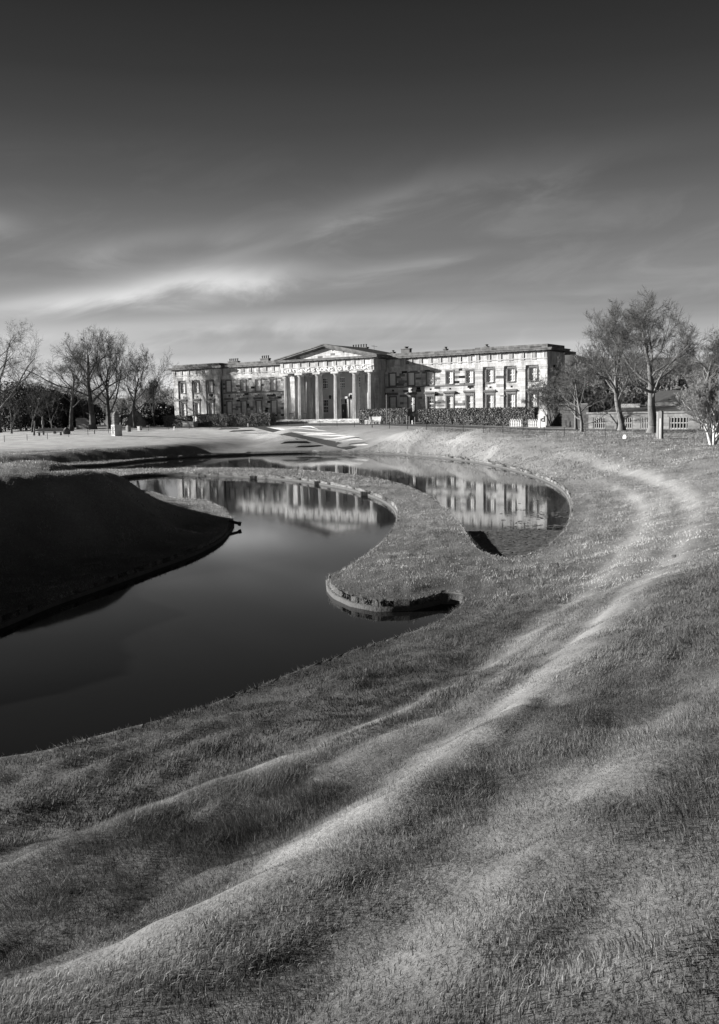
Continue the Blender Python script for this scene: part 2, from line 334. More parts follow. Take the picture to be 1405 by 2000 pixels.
g((820, 862, -2.2), (950, 875, -2.3), (1100, 888, -2.35), (1250, 900, -2.35), (1350, 915, -2.25), (1180, 925, -3.05))
# lawn, forecourt and building ground
for x, y, z in [(-24, -28, -1.5), (-17.5, -51.5, -1.8), (-11.7, -37.4, -1.5), (7.7, -11.3, -.95), (23, -20, -1.1), (35, -27, -1.2), (43, -32, -1.3), (52, -38, -1.42), (60, -42, -1.5), (-5, -8, -.9), (-24, -8, -.95), (-37, -6, -1.0),
    (0, -6, -.72), (12, -6, -.75), (24, -6, -.95), (37, -4, -1.35), (37, 8, -1.4), (0, 6, -.7), (-37, 8, -1.0), (60, -27, -1.5), (73, -57, -1.62), (53, -30, -1.45), (56, 0, -1.5), (80, -30, -1.6), (100, -60, -1.5), (100, -90, -1.4),
    (-60, -30, -1.6), (-60, -70, -2.0), (-60, 20, -1.2), (0, 50, -1.3), (60, 50, -1.5), (-20, -75, -2.3), (120, -100, -.5), (100, -118, .2), (96, -135, 1.2), (86, -140, 1.0), (78, -135, -.2), (72, -140, -.6), (60, -140, -1.5), (110, -130, 1.0)]: G.append(np.array([x, y, z]))
# the two grass mounds across the water
for px, d, z in [(0, 36.3, -1.0), (100, 37.6, -1.02), (200, 39.3, -1.08), (255, 42.0, -1.35), (0, 40.5, -1.0), (100, 42.0, -1.02), (200, 43.5, -1.1), (-150, 35, -1.0), (-150, 40, -1.0), (-150, 32.0, -2.6), (-150, 29.5, -3.3),
        (0, 32.6, -3.25), (110, 34.2, -3.28), (214, 36.0, -3.3), (300, 41.5, -3.3), (359, 48.5, -3.34), (0, 34.4, -2.2), (110, 35.9, -2.2), (214, 37.8, -2.3),
        (290, 47, -2.7), (250, 50, -2.6), (150, 50, -2.6), (0, 50, -2.5), (0, 30, -3.32), (200, 33.5, -3.36), (390, 47, -3.38), (320, 52, -3.3), (200, 55, -2.9), (100, 57, -2.7), (0, 57, -2.5),
        (0, 62, -1.75), (0, 67, -1.6), (87, 64, -1.62), (87, 68, -1.6), (125, 66, -1.75), (170, 66, -2.6), (200, 68, -3.2), (40, 75, -2.6), (120, 76, -3.2), (0, 84, -3.3), (-150, 64, -1.7), (-150, 76, -2.4), (60, 88, -3.35), (-150, 92, -3.1), (-300, 29.5, -1.0), (-300, 34, -1.0), (-300, 26.3, -2.6), (-300, 24, -3.3), (-600, 25, -1.0), (-600, 30, -1.0), (-600, 22, -2.6), (-600, 20, -3.3)]:
    p = at_d(px, d); p[2] = z; G.append(p)
for P in ponds:                                            # flat rim round the water
    for p in P[::5]: G.append(np.array([p[0], p[1], LIP]))
G = np.array(G)
def tps_fit(P, lam=0.02):
    n = len(P); X = P[:, :2]; D2 = ((X[:, None]-X[None])**2).sum(-1); K = 0.5*D2*np.log(D2+1e-9) + lam*np.eye(n)*20
    A = np.zeros((n+3, n+3)); A[:n, :n] = K; A[:n, n] = 1; A[:n, n+1:] = X; A[n, :n] = 1; A[n+1:, :n] = X.T
    return np.linalg.solve(A, np.concatenate([P[:, 2], np.zeros(3)]))
CEN = np.array([50., -60.]); SC = 50.0
Gn = G.copy(); Gn[:, :2] = (G[:, :2]-CEN)/SC
WT = tps_fit(Gn, 2e-5)
def tps(X, Y):
    x = (X-CEN[0])/SC; y = (Y-CEN[1])/SC; out = np.zeros_like(x)
    for i in range(0, len(x), 40000):
        s = slice(i, i+40000); D2 = (x[s, None]-Gn[None, :, 0])**2 + (y[s, None]-Gn[None, :, 1])**2
        out[s] = (0.5*D2*np.log(D2+1e-9))@WT[:-3] + WT[-3]+WT[-2]*x[s]+WT[-1]*y[s]
    return out
# long terraces of the near bank: (photo path with heights, crest height, half width, trough depth, trough offset)
RIDGES = [([(-150, 1985, -.6), (0, 1915, -.62), (250, 1805, -.72), (500, 1685, -.85), (700, 1560, -1.0), (900, 1430, -1.2), (1050, 1320, -1.4), (1180, 1205, -1.85), (1290, 1110, -2.2), (1350, 1040, -2.4), (1362, 990, -2.5), (1320, 950, -2.65), (1230, 920, -2.75), (1100, 897, -2.85), (960, 882, -2.85)], 0.11, 0.37, 1.3, 1.05),
          ([(-150, 1710, -2.0), (0, 1665, -2.0), (250, 1603, -2.0), (450, 1515, -2.1), (700, 1415, -2.2), (900, 1325, -2.4), (1000, 1265, -2.55), (1110, 1180, -2.75), (1200, 1100, -2.9), (1258, 1040, -2.95), (1266, 1000, -3.0), (1240, 965, -3.05), (1180, 940, -3.1), (1080, 915, -3.15)], 0.11, 0.36, 1.3, 0.95),
          ([(500, 1600, -1.62), (700, 1480, -1.7), (900, 1365, -1.9), (1050, 1265, -2.1), (1180, 1150, -2.45), (1270, 1075, -2.7), (1312, 1015, -2.8), (1290, 965, -2.9), (1200, 930, -3.0)], 0.05, 0.3, 0.9, 0.5),
          ([(500, 2040, -.1), (750, 1880, -.25), (950, 1740, -.4), (1100, 1600, -.55), (1250, 1450, -.65), (1405, 1330, -.6), (1600, 1180, -.9)], 0.09, 0.35, 1.0, 0.55),
          ([(950, 2040, .05), (1200, 1800, -.1), (1405, 1620, -.1), (1600, 1450, -.1)], 0.06, 0.3, 0.8, 0.4),
          ([(960, 868, -2.2), (1080, 878, -2.2), (1230, 890, -2.2), (1405, 925, -2.1)], 0.12, 0.7, 2.0, 0.35)]
def polyline_side(P, X, Y):
    best = np.full(X.shape, 1e18); side = np.zeros_like(X); end = np.zeros_like(X); n = len(P)-1
    for i in range(n):
        (ax, ay), (bx, by) = P[i], P[i+1]; dx, dy = bx-ax, by-ay; l2 = dx*dx+dy*dy
        t = ((X-ax)*dx+(Y-ay)*dy)/l2; tc_ = np.clip(t, 0, 1); d = (X-ax-tc_*dx)**2+(Y-ay-tc_*dy)**2; m = d < best
        best = np.where(m, d, best); side = np.where(m, np.sign((X-ax)*dy-(Y-ay)*dx), side); end = np.where(m, (i+tc_)/n, end)
    return np.sqrt(best)*side, end
def ridge_lines():
    out = []
    for pts, A, w, Lg, sc in RIDGES:
        P = np.array([at_z(*p)[:2] for p in pts]); Q = []
        for i in range(len(P)-1):
            for k in range(6): Q.append(P[i]+(P[i+1]-P[i])*k/6)
        Q.append(P[-1]); Q = np.array(Q)
        for _ in range(3): Q[1:-1] = (Q[:-2]+2*Q[1:-1]+Q[2:])/4
        out.append((Q, A, w, Lg, sc))
    return out
RL = ridge_lines()
def ridge_add(X, Y):
    """height of the terrace risers, and how far painted sun and scalping pale their lips, painted shade darkens their feet"""
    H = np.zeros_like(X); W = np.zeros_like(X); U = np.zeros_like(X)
    for n_, (Q, A, w, Lg, sc) in enumerate(RL):
        m = (X > Q[:, 0].min()-4) & (X < Q[:, 0].max()+4) & (Y > Q[:, 1].min()-4) & (Y < Q[:, 1].max()+4)
        if not m.any(): continue
        s, e = polyline_side(Q, X[m], Y[m])                # + is the camera side (right of the direction of travel)
        s = s + 0.22*(fbm(X[m]*0.6, Y[m]*0.6, 5, 3)-0.5)
        fade = np.clip(np.minimum(e, 1-e)*6, 0, 1)
        H[m] += fade*A*np.tanh(s/w)*np.exp(-(s/Lg)**2)
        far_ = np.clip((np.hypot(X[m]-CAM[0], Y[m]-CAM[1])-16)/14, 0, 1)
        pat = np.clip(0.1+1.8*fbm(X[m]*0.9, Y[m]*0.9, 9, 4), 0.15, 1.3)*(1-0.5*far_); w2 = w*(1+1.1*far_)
        if n_ < 2: U[m] = np.maximum(U[m], fade*np.exp(-((s+1.25+.5*pat)/0.85)**2)*np.clip(pat, .5, 1))      # unmown foot of each riser, darkened by shade painted into the tone
        W[m] = np.maximum(W[m], fade*sc*pat*np.where(s < 0, np.exp(-((s+.05)/(w2*0.9))**2), np.exp(-((s+.05)/(w2*1.6))**2)))  # pale lips: sunlight put into the tone, along with scalped turf
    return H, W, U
def streaks(X, Y):
    """long soft undulations that follow the terraces of the near bank"""
    d = np.hypot(X-CAM[0], Y-CAM[1]); H = np.zeros_like(X); m = d < 45
    P = np.array([at_z(*p)[:2] for p in RIDGES[0][0][:9]]); P = np.concatenate([[P[0]+(P[0]-P[1])*6], P])
    s, e = polyline_side(P, X[m], Y[m]); x, y = X[m], Y[m]
    w = s+0.5*(fbm(x*0.35, y*0.35, 71, 2)-0.5)
    a = fbm(w*1.1+40, e*4.5, 72, 2)-0.5; b = fbm(w*2.6+11, e*10, 73, 2)-0.5
    fade = np.clip((45-d[m])/18, 0, 1)*np.clip(np.abs(s)*0+1, 0, 1)
    H[m] = fade*(0.16*a + 0.08*b)
    return H
def mown_at(X, Y):
    return np.maximum(np.clip((Y+62)/14, 0, 1), np.clip((34-X)/8, 0, 1))
def heights(X, Y):
    h = tps(X, Y); r = np.hypot(X-30, Y+50)
    k = np.clip((r-110)/70, 0, 1); k = k*k*(3-2*k); h = h*(1-k) + (-1.6)*k
    h = np.clip(h, -3.60, 3.0)
    h = h + ridge_add(X, Y)[0] + streaks(X, Y)
    mown = mown_at(X, Y)                                   # upper lawns are smooth
    rough = 1-0.85*mown
    h = h + rough*(0.10*(fbm(X*1.1, Y*1.1, 1, 3)-0.5) + 0.07*(fbm(X*3.1, Y*3.1, 2, 2)-0.5)) + 0.03*(fbm(X*0.4, Y*0.4, 3, 2)-0.5)
    return h

# polar grid round the viewpoint's hill: fine nearby, coarse far away
def terrain():
    a_c = math.atan2(_fw[1], _fw[0])
    ang = np.concatenate([np.arange(-30, 30, 0.13), np.arange(30, 330, 2.5)])*pi/180 + a_c
    rad = [0.5]
    while rad[-1] < 900: rad.append(rad[-1]*(1.0145 if rad[-1] < 160 else 1.06))
    rad = np.array(rad); A, R = np.meshgrid(ang, rad); nr, na = R.shape
    X = (CAM[0]+R*np.cos(A)).ravel(); Y = (CAM[1]+R*np.sin(A)).ravel(); H = heights(X, Y)
    SD = np.full(X.shape, 1e3)
    for P in ponds:
        m = (X > P[:, 0].min()-3) & (X < P[:, 0].max()+3) & (Y > P[:, 1].min()-3) & (Y < P[:, 1].max()+3)
        ix = np.nonzero(m)[0]; d, qx, qy = poly_sd(P, X[ix], Y[ix])
        cell = np.minimum(0.0145*R.ravel()[ix], 0.8)*0.55
        sn = (d < 0) & (d > -2.1*cell); X[ix[sn]] = qx[sn]; Y[ix[sn]] = qy[sn]; d = np.where(sn, 0.0, d)
        SD[ix] = np.where(np.abs(d) < np.abs(SD[ix]), d, SD[ix])
    k = np.clip(SD/1.1, 0, 1); H = np.where(SD >= 0, (LIP+0.02+0.03*(fbm(X*2, Y*2, 6, 2)-.5))*(1-k)+np.maximum(H, LIP-0.06)*k, -9.0)
    V = np.stack([X, Y, H], 1)
    i = np.arange(nr-1)[:, None]; j = np.arange(na)[None]; j2 = (j+1) % na
    F = np.stack(np.broadcast_arrays(i*na+j, i*na+j2, (i+1)*na+j2, (i+1)*na+j), -1).reshape(-1, 4)[:, ::-1]
    xf, yf = X[F].mean(1), Y[F].mean(1); zf = H[F].mean(1); lawn = np.clip((-10.5-yf+np.maximum(0, -0.33*(xf-8)))/1.0, 0, 1)*np.clip((zf+2.6)/0.5, 0, 1)*np.clip((62-xf)/6, 0, 1)*mown_at(xf, yf)*(1-0.65*np.clip((xf+2)/12, 0, 1))
    tone = 0.5+0.34*ridge_add(xf, yf)[1]-0.34*np.clip((40-np.hypot(xf-CAM[0], yf-CAM[1]))/18, 0, 1)+0.1*np.clip((np.hypot(xf-CAM[0], yf-CAM[1])-40)/20, 0, 1)+0.74*lawn*(0.8+0.4*fbm(xf*0.3, yf*1.2, 12, 3))  # terrace lips paler: painted sun plus scalped turf
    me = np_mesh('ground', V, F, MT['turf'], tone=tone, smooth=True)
    o = link('ground', me); tag(o, 'rough grassy ground shaped into banks and terraces round the ponds', kind='structure')
    return ang, rad, H.reshape(nr, na), SD.reshape(nr, na), a_c
ANG, RADS, HG, SDG, A_C = terrain()
LOGR = np.log(RADS)
def ground_at(x, y):
    """height and shore distance by bilinear lookup (arrays)"""
    x = np.atleast_1d(np.asarray(x, float)); y = np.atleast_1d(np.asarray(y, float))
    r = np.log(np.maximum(np.hypot(x-CAM[0], y-CAM[1]), 0.51)); a = (np.arctan2(y-CAM[1], x-CAM[0])-ANG[0]) % (2*pi)
    rel = ANG-ANG[0]; ai = np.clip(np.searchsorted(rel, a)-1, 0, len(rel)-1); ri = np.clip(np.searchsorted(LOGR, r)-1, 0, len(LOGR)-2)
    nxt = np.where(ai+1 < len(rel), ai+1, 0); ra = np.where(ai+1 < len(rel), rel[np.minimum(ai+1, len(rel)-1)], 2*pi)
    u = np.clip((a-rel[ai])/(ra-rel[ai]), 0, 1); v = np.clip((r-LOGR[ri])/(LOGR[ri+1]-LOGR[ri]), 0, 1)
    def L_(T): return (T[ri, ai]*(1-u)+T[ri, nxt]*u)*(1-v) + (T[ri+1, ai]*(1-u)+T[ri+1, nxt]*u)*v
    return L_(HG), L_(np.clip(SDG, -50, 50))
def gz(x, y): return float(ground_at(x, y)[0][0])

def ponds_mesh():
    labels = ['broad dark still pond in front, reflecting the building and sky', 'crescent pond behind the grass causeway with weed at its near end']
    for P, lb in zip(ponds, labels):
        bm = bmesh.new(); vs = [bm.verts.new((p[0], p[1], WZ)) for p in P]; es = [bm.edges.new((vs[i], vs[(i+1) % len(vs)])) for i in range(len(vs))]
        bmesh.ops.triangle_fill(bm, use_beauty=True, edges=es)
        bmesh.ops.recalc_face_normals(bm, faces=bm.faces)
        if bm.faces and sum(f.normal.z for f in bm.faces) < 0: bmesh.ops.reverse_faces(bm, faces=bm.faces)
        me = bpy.data.meshes.new('pond_water'); bm.to_mesh(me); bm.free(); me.materials.append(MT['water'])
        tag(link('pond_water', me), lb, kind='structure')
        # low stone edging, inside face just in the water
        n = len(P); T = np.roll(P, -1, 0)-np.roll(P, 1, 0); T /= np.linalg.norm(T, axis=1)[:, None]+1e-9
        area = 0.5*np.sum(P[:, 0]*np.roll(P[:, 1], -1)-np.roll(P[:, 0], -1)*P[:, 1]); nin = np.stack([-T[:, 1], T[:, 0]], 1)*(1 if area > 0 else -1)
        prof = [(0.10, -4.2), (0.10, LIP-0.15), (0.07, LIP-0.125), (-0.06, LIP-0.125), (-0.06, LIP-0.3)]
        V = np.concatenate([np.concatenate([P+nin*o, np.full((n, 1), z)], 1) for o, z in prof]); F = []
        for k in range(len(prof)-1):
            i = np.arange(n); j = (i+1) % n; F.append(np.stack([k*n+i, k*n+j, (k+1)*n+j, (k+1)*n+i], 1))
        me = np_mesh('pond_edging', V, np.concatenate(F), MT['edging'], smooth=False)
        tag(link('pond_edging', me), 'low stone edging along the waterline', kind='structure')
ponds_mesh()

def weed():
    P = ponds[1]; n = 60000; x = rng.uniform(66, 80, n); y = rng.uniform(-100, -76, n)
    sd, _, _ = poly_sd(P, x, y)
    c = at_z(1000, 1075, WZ); dist = np.hypot(x-CAM[0], y-CAM[1])
    edge = 39.6 + 0.8*(fbm(x*0.5, y*0.5, 21, 3)-0.5)*2        # solid up to here
    loose = np.exp(-np.maximum(dist-edge, 0)/3.5)*np.clip((fbm(x*1.0, y*1.4, 22, 3)-0.52)*7, 0, 1)*np.clip((np.arctan2(y-CAM[1], x-CAM[0])-A_C+0.15)*-12, 0.0, 1)
    keep = (sd < -0.12) & ((dist < edge) | (rng.random(n) < loose)); x, y = x[keep], y[keep]; n = len(x)
    r = rng.uniform(0.05, 0.13, n); th = rng.uniform(0, 2*pi, n); z = WZ+0.006+rng.uniform(0, 0.012, n)
    V = []; 
    for k in range(5):
        a = th+2*pi*k/5; rr = r*rng.uniform(0.7, 1.1, n); V.append(np.stack([x+rr*np.cos(a), y+rr*np.sin(a), z+rng.uniform(-.003, .012, n)], 1))
    V = np.stack(V, 1).reshape(-1, 3); F = np.arange(5*n).reshape(n, 5)
    tag(link('pond_weed', np_mesh('pond_weed', V, F, MT['weed'], tone=rng.random(n))), 'mat of floating weed covering the near end of the crescent pond', 'pond weed', kind='stuff')
weed()

# ------------------------------------------------------------------ the gallery building (x along the front, y into it, z = 0 at the portico floor)
E_, I_ = 37.0, 25.55
RY = 0.69               # wall plane of the wings; pavilions stand at y = 0
WOOD = MT['stone']
bld = thing('gallery_building', 'long two storey classical stone building with a six column portico', 'building')
GB = -2.2               # walls go down into the ground
def ashlar(mb, x0, x1, y, courses, holes, rs, axis='x', tone_bias=0.0, dark=0.10, dep=0.10):
    for z0, z1 in zip(courses[:-1], courses[1:]):
        zm = (z0+z1)/2; iv = [(x0, x1)]
        for (a, b, c, d) in holes:
            if c-1e-3 < zm < d+1e-3:
                nv = []
                for (p, q) in iv:
                    if b <= p or a >= q: nv.append((p, q)); continue
                    if a > p: nv.append((p, a))
                    if b < q: nv.append((b, q))
                iv = nv
        for (p, q) in iv:
            if q-p < 0.02: continue
            k = max(1, round((q-p)/rs.uniform(0.75, 1.15))); cuts = np.linspace(p, q, k+1)
            cuts[1:-1] += rs.uniform(-.14, .14, k-1)*(q-p)/k*1.4 if k > 1 else 0
            for a, b in zip(cuts[:-1], cuts[1:]):
                t = float(np.clip(rs.normal(0.55+tone_bias, 0.16), 0, 1)); 
                if rs.random() < dark: t = float(rs.uniform(-0.55, 0.0))
                g_ = 0.008; out = rs.uniform(0, 0.014)
                if axis == 'x': mb.box(a+g_, b-g_, y-out, y+dep, z0+g_, z1-g_, t, skip='k')
                else: mb.box(y-dep, y+out, a+g_, b-g_, z0+g_, z1-g_, t, skip='l') if axis == 'y+' else mb.box(y-out, y+dep, a+g_, b-g_, z0+g_, z1-g_, t, skip='r')
def courses(levels, h=0.36):
    out = [levels[0]]
    for a, b in zip(levels[:-1], levels[1:]):
        k = max(1, round((b-a)/h)); out += [a+(b-a)*(i+1)/k for i in range(k)]
    return out
UZ0, UZ1, LZ0, LZ1 = 5.12, 7.02, 0.95, 3.27          # window openings
WALLTOP = 7.37
pav_c = [27.88, 31.31, 34.74]; wing_c = [10.45, 13.88, 17.31, 20.74, 24.17]
OW = 1.14
LV = [GB, -0.55, LZ0, LZ1, 4.0, UZ0, UZ1, WALLTOP]
rs = np.random.default_rng(3)
def wall_section(x0, x1, y, cs, mir, db=0.10, tb=0.0):
    hol = [(c-OW/2, c+OW/2, a, b) for c in cs for a, b in ((LZ0, LZ1), (UZ0, UZ1))]
    if mir < 0: x0, x1 = -x1, -x0; hol = [(-b, -a, c, d) for a, b, c, d in hol]
    mb = MB(); ashlar(mb, x0, x1, y, courses(LV), hol, rs, dark=db, tone_bias=tb)
    tag(mb.build('ashlar', MT['stone'], bld), kind='stuff')
    mb = MB()                                        # solid wall behind the facing, with the openings left free
    zs = [GB, LZ0, LZ1, UZ0, UZ1, WALLTOP]; xs = sorted([x0, x1]+[h[0] for h in hol[::2]]+[h[1] for h in hol[::2]])
    for z0, z1 in zip(zs[:-1], zs[1:]):
        for a, b in zip(xs[:-1], xs[1:]):
            if any(h[0] <= (a+b)/2 <= h[1] and h[2] <= (z0+z1)/2 <= h[3] for h in hol): continue
            mb.box(a, b, y+0.085, y+0.5, z0, z1, 0.3)
    mb.build('wall', MT['stone'], bld)
def window(cx, y, z0, z1, pane, w=OW, surr=True, hood=False, tone=0.5, sillw=0.0):
    mb = MB(); s = 0.19
    if surr:
        p = y-0.07
        mb.box(cx-w/2-s, cx-w/2+0.01, p, y+0.03, z0-0.16, z1+0.2); mb.box(cx+w/2-0.01, cx+w/2+s, p, y+0.03, z0-0.16, z1+0.2)
        mb.box(cx-w/2+0.01, cx+w/2-0.01, p+0.002, y+0.03, z1-0.01, z1+0.198); mb.box(cx-w/2+0.01, cx+w/2-0.01, p-0.05, y+0.2, z0-0.158, z0+0.01)
    else:
        mb.box(cx-w/2-0.1, cx+w/2+0.1, y-0.08, y+0.2, z0-0.14, z0+0.005)
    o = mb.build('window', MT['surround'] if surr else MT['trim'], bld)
    if hood:
        hb = MB(); hb.box(cx-w/2-s-0.02, cx+w/2+s+0.02, y-0.1, y+0.03, z1+0.202, z1+0.42, 0.8); 
        hb.build('frieze', MT['trim'], o)
        hb = MB(); hb.box(cx-w/2-s-0.26, cx+w/2+s+0.26, y-0.34, y+0.03, z1+0.44, z1+0.60); hb.box(cx-w/2-s-0.16, cx+w/2+s+0.16, y-0.2, y+0.03, z1+0.30, z1+0.438)
        hb.box(cx-w/2-s-0.2, cx+w/2+s+0.2, y-0.24, y+0.03, z1+0.602, z1+0.70)
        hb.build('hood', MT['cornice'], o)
    pb = MB(); pb.quad([(cx-w/2, y+0.19, z0), (cx+w/2, y+0.19, z0), (cx+w/2, y+0.19, z1), (cx-w/2, y+0.19, z1)], tone); pb.build('pane', MT[pane], o)
    sb = MB(); zm = z0+(z1-z0)*0.5; yy = y+0.13
    for x in (cx-w/2+0.04, cx+w/2-0.04): sb.box(x-0.045, x+0.045, yy, yy+0.05, z0, z1)
    for z in (z0+0.05, z1-0.05): sb.box(cx-w/2+0.085, cx+w/2-0.085, yy+.001, yy+0.051, z-0.05, z+0.05)
    sb.box(cx-w/2+0.085, cx+w/2-0.085, yy-0.02, yy+0.05, zm-0.05, zm+0.05)
    for x in (cx-w/6, cx+w/6): sb.box(x-0.018, x+0.018, yy+0.01, yy+0.045, z0+0.1, z1-0.1)
    for z in (z0+(zm-z0)*0.5, zm+(z1-zm)*0.5): sb.box(cx-w/2+0.085, cx+w/2-0.085, yy+0.012, yy+0.043, z-0.018, z+0.018)
    sb.build('sash', MT['sash'], o)
    return o
for m in (1, -1):
    wall_section(I_, E_, 0.0, pav_c, m, db=0.04 if m > 0 else 0.10, tb=0.08 if m > 0 else -0.05)
    wall_section(9.0, I_-0.02, RY, wing_c, m, db=0.13)
    for c in pav_c:
        window(m*c, 0.0, UZ0, UZ1, 'blind', tone=rs.uniform(.35, .75)); window(m*c, 0.0, LZ0, LZ1, 'blind', hood=True, tone=rs.uniform(.35, .75))
    for k, c in enumerate(wing_c):
        window(m*c, RY, UZ0, UZ1, 'blind', tone=rs.uniform(.3, .7)); window(m*c, RY, LZ0, LZ1, 'glass' if (m > 0 and k == 2) else 'blind', hood=True, tone=rs.uniform(.2, .6))
    # vents above the ground floor windows
    for c, y in [(c, 0.0) for c in pav_c]+[(c, RY) for c in wing_c]:
        vb = MB(); vb.box(m*c-0.16+.06, m*c+0.16+.06, y-0.022, y+0.02, 4.22, 4.5); vb.build('vent', MT['shadow_hole'], bld)
    # pilasters with caps and bases on the pavilion
    for k, (a, b) in enumerate([(25.5, 26.75), (28.93, 30.17), (32.36, 33.6), (35.85, 37.0)]):
        x0, x1 = (a, b) if m > 0 else (-b, -a)
        pb = MB(); ashlar(pb, x0, x1, -0.16, courses([0.25, WALLTOP-0.55], 0.4), [], rs, dark=0.03, tone_bias=0.12 if m > 0 else 0.0, dep=0.15)
        pb.box(x0+.004, x1-.004, -0.145, 0.06, -0.1, WALLTOP-0.2, 0.4)
        pb.build('pilaster', MT['stone'], bld)
        pc = MB(); pc.box(x0-0.05, x1+0.05, -0.22, 0.06, WALLTOP-0.55, WALLTOP-0.30, .6); pc.box(x0-0.09, x1+0.09, -0.26, 0.06, WALLTOP-0.298, WALLTOP-0.003, .6)
        pc.build('pilaster_cap', MT['trim'], bld)
    # plinth of the pavilion and wing
    xa, xb = (25.4, 37.1) if m > 0 else (-37.1, -25.4)
    pl = MB(); ashlar(pl, xa, xb, -0.5, courses([GB, -0.55, 0.25], 0.4), [], rs, dark=0.05, dep=0.5); pl.build('plinth', MT['stone'], bld)
    # string course under the upper windows of the wing
    xa, xb = (9.3, 25.4) if m > 0 else (-25.4, -9.3)
    sc_ = MB(); sc_.box(xa, xb, RY-0.1, RY+0.06, 4.74, 4.93, .3); sc_.build('string_course', MT['surround'], bld)
    # outer end wall and its return
    ew = MB(); X = m*E_
    ashlar(ew, 0.02, 6.6, X, courses([GB, 0.25, 4.0, WALLTOP]), [], rs, axis='y+' if m > 0 else 'y-', dark=0.08, dep=0.12)
    ew.build('end_wall', MT['stone'], bld)
    ew = MB(); ew.box(min(X-m*0.1, X-m*0.5), max(X-m*0.1, X-m*0.5), 0.0, 6.6, GB, WALLTOP, .4); ew.build('side_wall', MT['stone'], bld); ew = MB()
    xi = m*I_; ew.box(min(xi, xi+m*0.4), max(xi, xi+m*0.4), 0.12, 1.4, GB, WALLTOP, .35); ew.build('side_wall', MT['stone'], bld)

# entablature: frieze/architrave runs, triglyphs, cornice, blocking course
def tri_mesh(h, w):
    mb = MB(); q = w/3
    for i in range(3): mb.box(-w/2+i*q+q*0.2, -w/2+(i+1)*q-q*0.2, -0.10, 0.0, 0, h, .75, skip='k')
    mb.box(-w/2, w/2, -0.012, 0.0, 0.001, h-0.001, -.45, skip='k'); mb.box(-w/2-0.04, w/2+0.04, -0.1, 0.0, h, h+0.1, .6, skip='k')
    mb.box(-w/2-0.02, w/2+0.02, -0.12, 0.0, -0.20, -0.12, .5, skip='k')
    for i in range(6): mb.box(-w/2+(i+.2)*w/6, -w/2+(i+.8)*w/6, -0.10, 0.0, -0.27, -0.202, .5, skip='k')
    return mb.mesh('triglyph', MT['trim'])
def entab(x0, x1, y, a0, a1, f1, trig, ybk, cor_proj=0.58, atone=0.22, endl=True, endr=True, top=True, cz=0.5):
    mb = MB()
    ashlar(mb, x0, x1, y-0.02, [a0, (a0+a1)/2, a1-0.12], [], rs, dark=0.02, tone_bias=atone, dep=0.1)
    mb.box(x0, x1, y+0.03, ybk, a0, f1, .5); mb.build('architrave', MT['trim'], bld)
    t = MB(); t.box(x0-0.03, x1+0.03, y-0.12, ybk-.01, a1-0.118, a1+0.0, .5); t.build('taenia', MT['trim'], bld)
    fz = MB(); ashlar(fz, x0, x1, y+0.01, [a1+0.002, f1], [], rs, dark=0.05, tone_bias=0.1); fz.build('frieze', MT['trim'], bld)
    h = f1-a1-0.10; w = 0.66; tm = tri_mesh(h, w)
    for x in trig: link('triglyph', tm, bld, loc=(x, y+0.008, a1+0.002))
    el_ = 0.9 if endl else 0.0; er = 0.9 if endr else 0.0
    c = MB(); P = cor_proj
    c.box(x0-el_*0.25, x1+er*0.25, y-P*0.25, ybk, f1+0.001, f1+0.10, .3)
    c.box(x0-el_*0.88, x1+er*0.88, y-P*0.88, ybk-.003, f1+0.16, f1+0.36, .5)
    c.box(x0-el_, x1+er, y-P, ybk-.005, f1+0.362, f1+cz, .6)
    k = f1+0.101
    for x in trig:                                     # mutules under the corona
        c.box(x-0.36, x+0.36, y-P*0.84, y-P*0.2, k, k+0.058, .4)
    for a, b in zip(trig[:-1], trig[1:]):
        q = (a+b)/2; c.box(q-0.36, q+0.36, y-P*0.84, y-P*0.2, k, k+0.058, .4)
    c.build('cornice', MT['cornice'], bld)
TOP0, TOP1 = 9.76, 10.30
for m in (1, -1):
    xs = [25.94+i*(36.71-25.94)/6 for i in range(7)]
    x0, x1 = (I_-0.05, E_+0.02) if m > 0 else (-E_-0.02, -I_+0.05)
    entab(x0, x1, -0.19, WALLTOP, 8.38, 9.26, [m*x for x in xs][::m], 6.6)
    b = MB(); ashlar(b, x0, x1, -0.14, [TOP0, 10.02, TOP1], [], rs, dark=0.1, dep=0.4); b.box(x0+.01, x1-.01, -0.11, 6.5, TOP0, TOP1-.01, .4); b.build('blocking_course', MT['cornice'], bld)
    xs = [10.45+i*1.7165 for i in range(9)]
    x0, x1 = (9.4, I_-0.06) if m > 0 else (-I_+0.06, -9.4)
    entab(x0, x1, RY-0.03, WALLTOP, 8.38, 9.26, sorted(m*x for x in xs), 9.0, endl=False, endr=False)
    b = MB(); ashlar(b, x0, x1, RY+0.05, [TOP0, 10.0, TOP1-0.08], [], rs, dark=0.1, dep=0.4); b.box(x0+.01, x1-.01, RY+0.08, 8.9, TOP0, TOP1-.09, .4); b.build('blocking_course', MT['cornice'], bld)
# roof slab over the wings
rf = MB(); rf.box(-36, 36, 1.5, 14, 9.3, 9.72, .4); rf.build('roof', MT['slate'], bld)

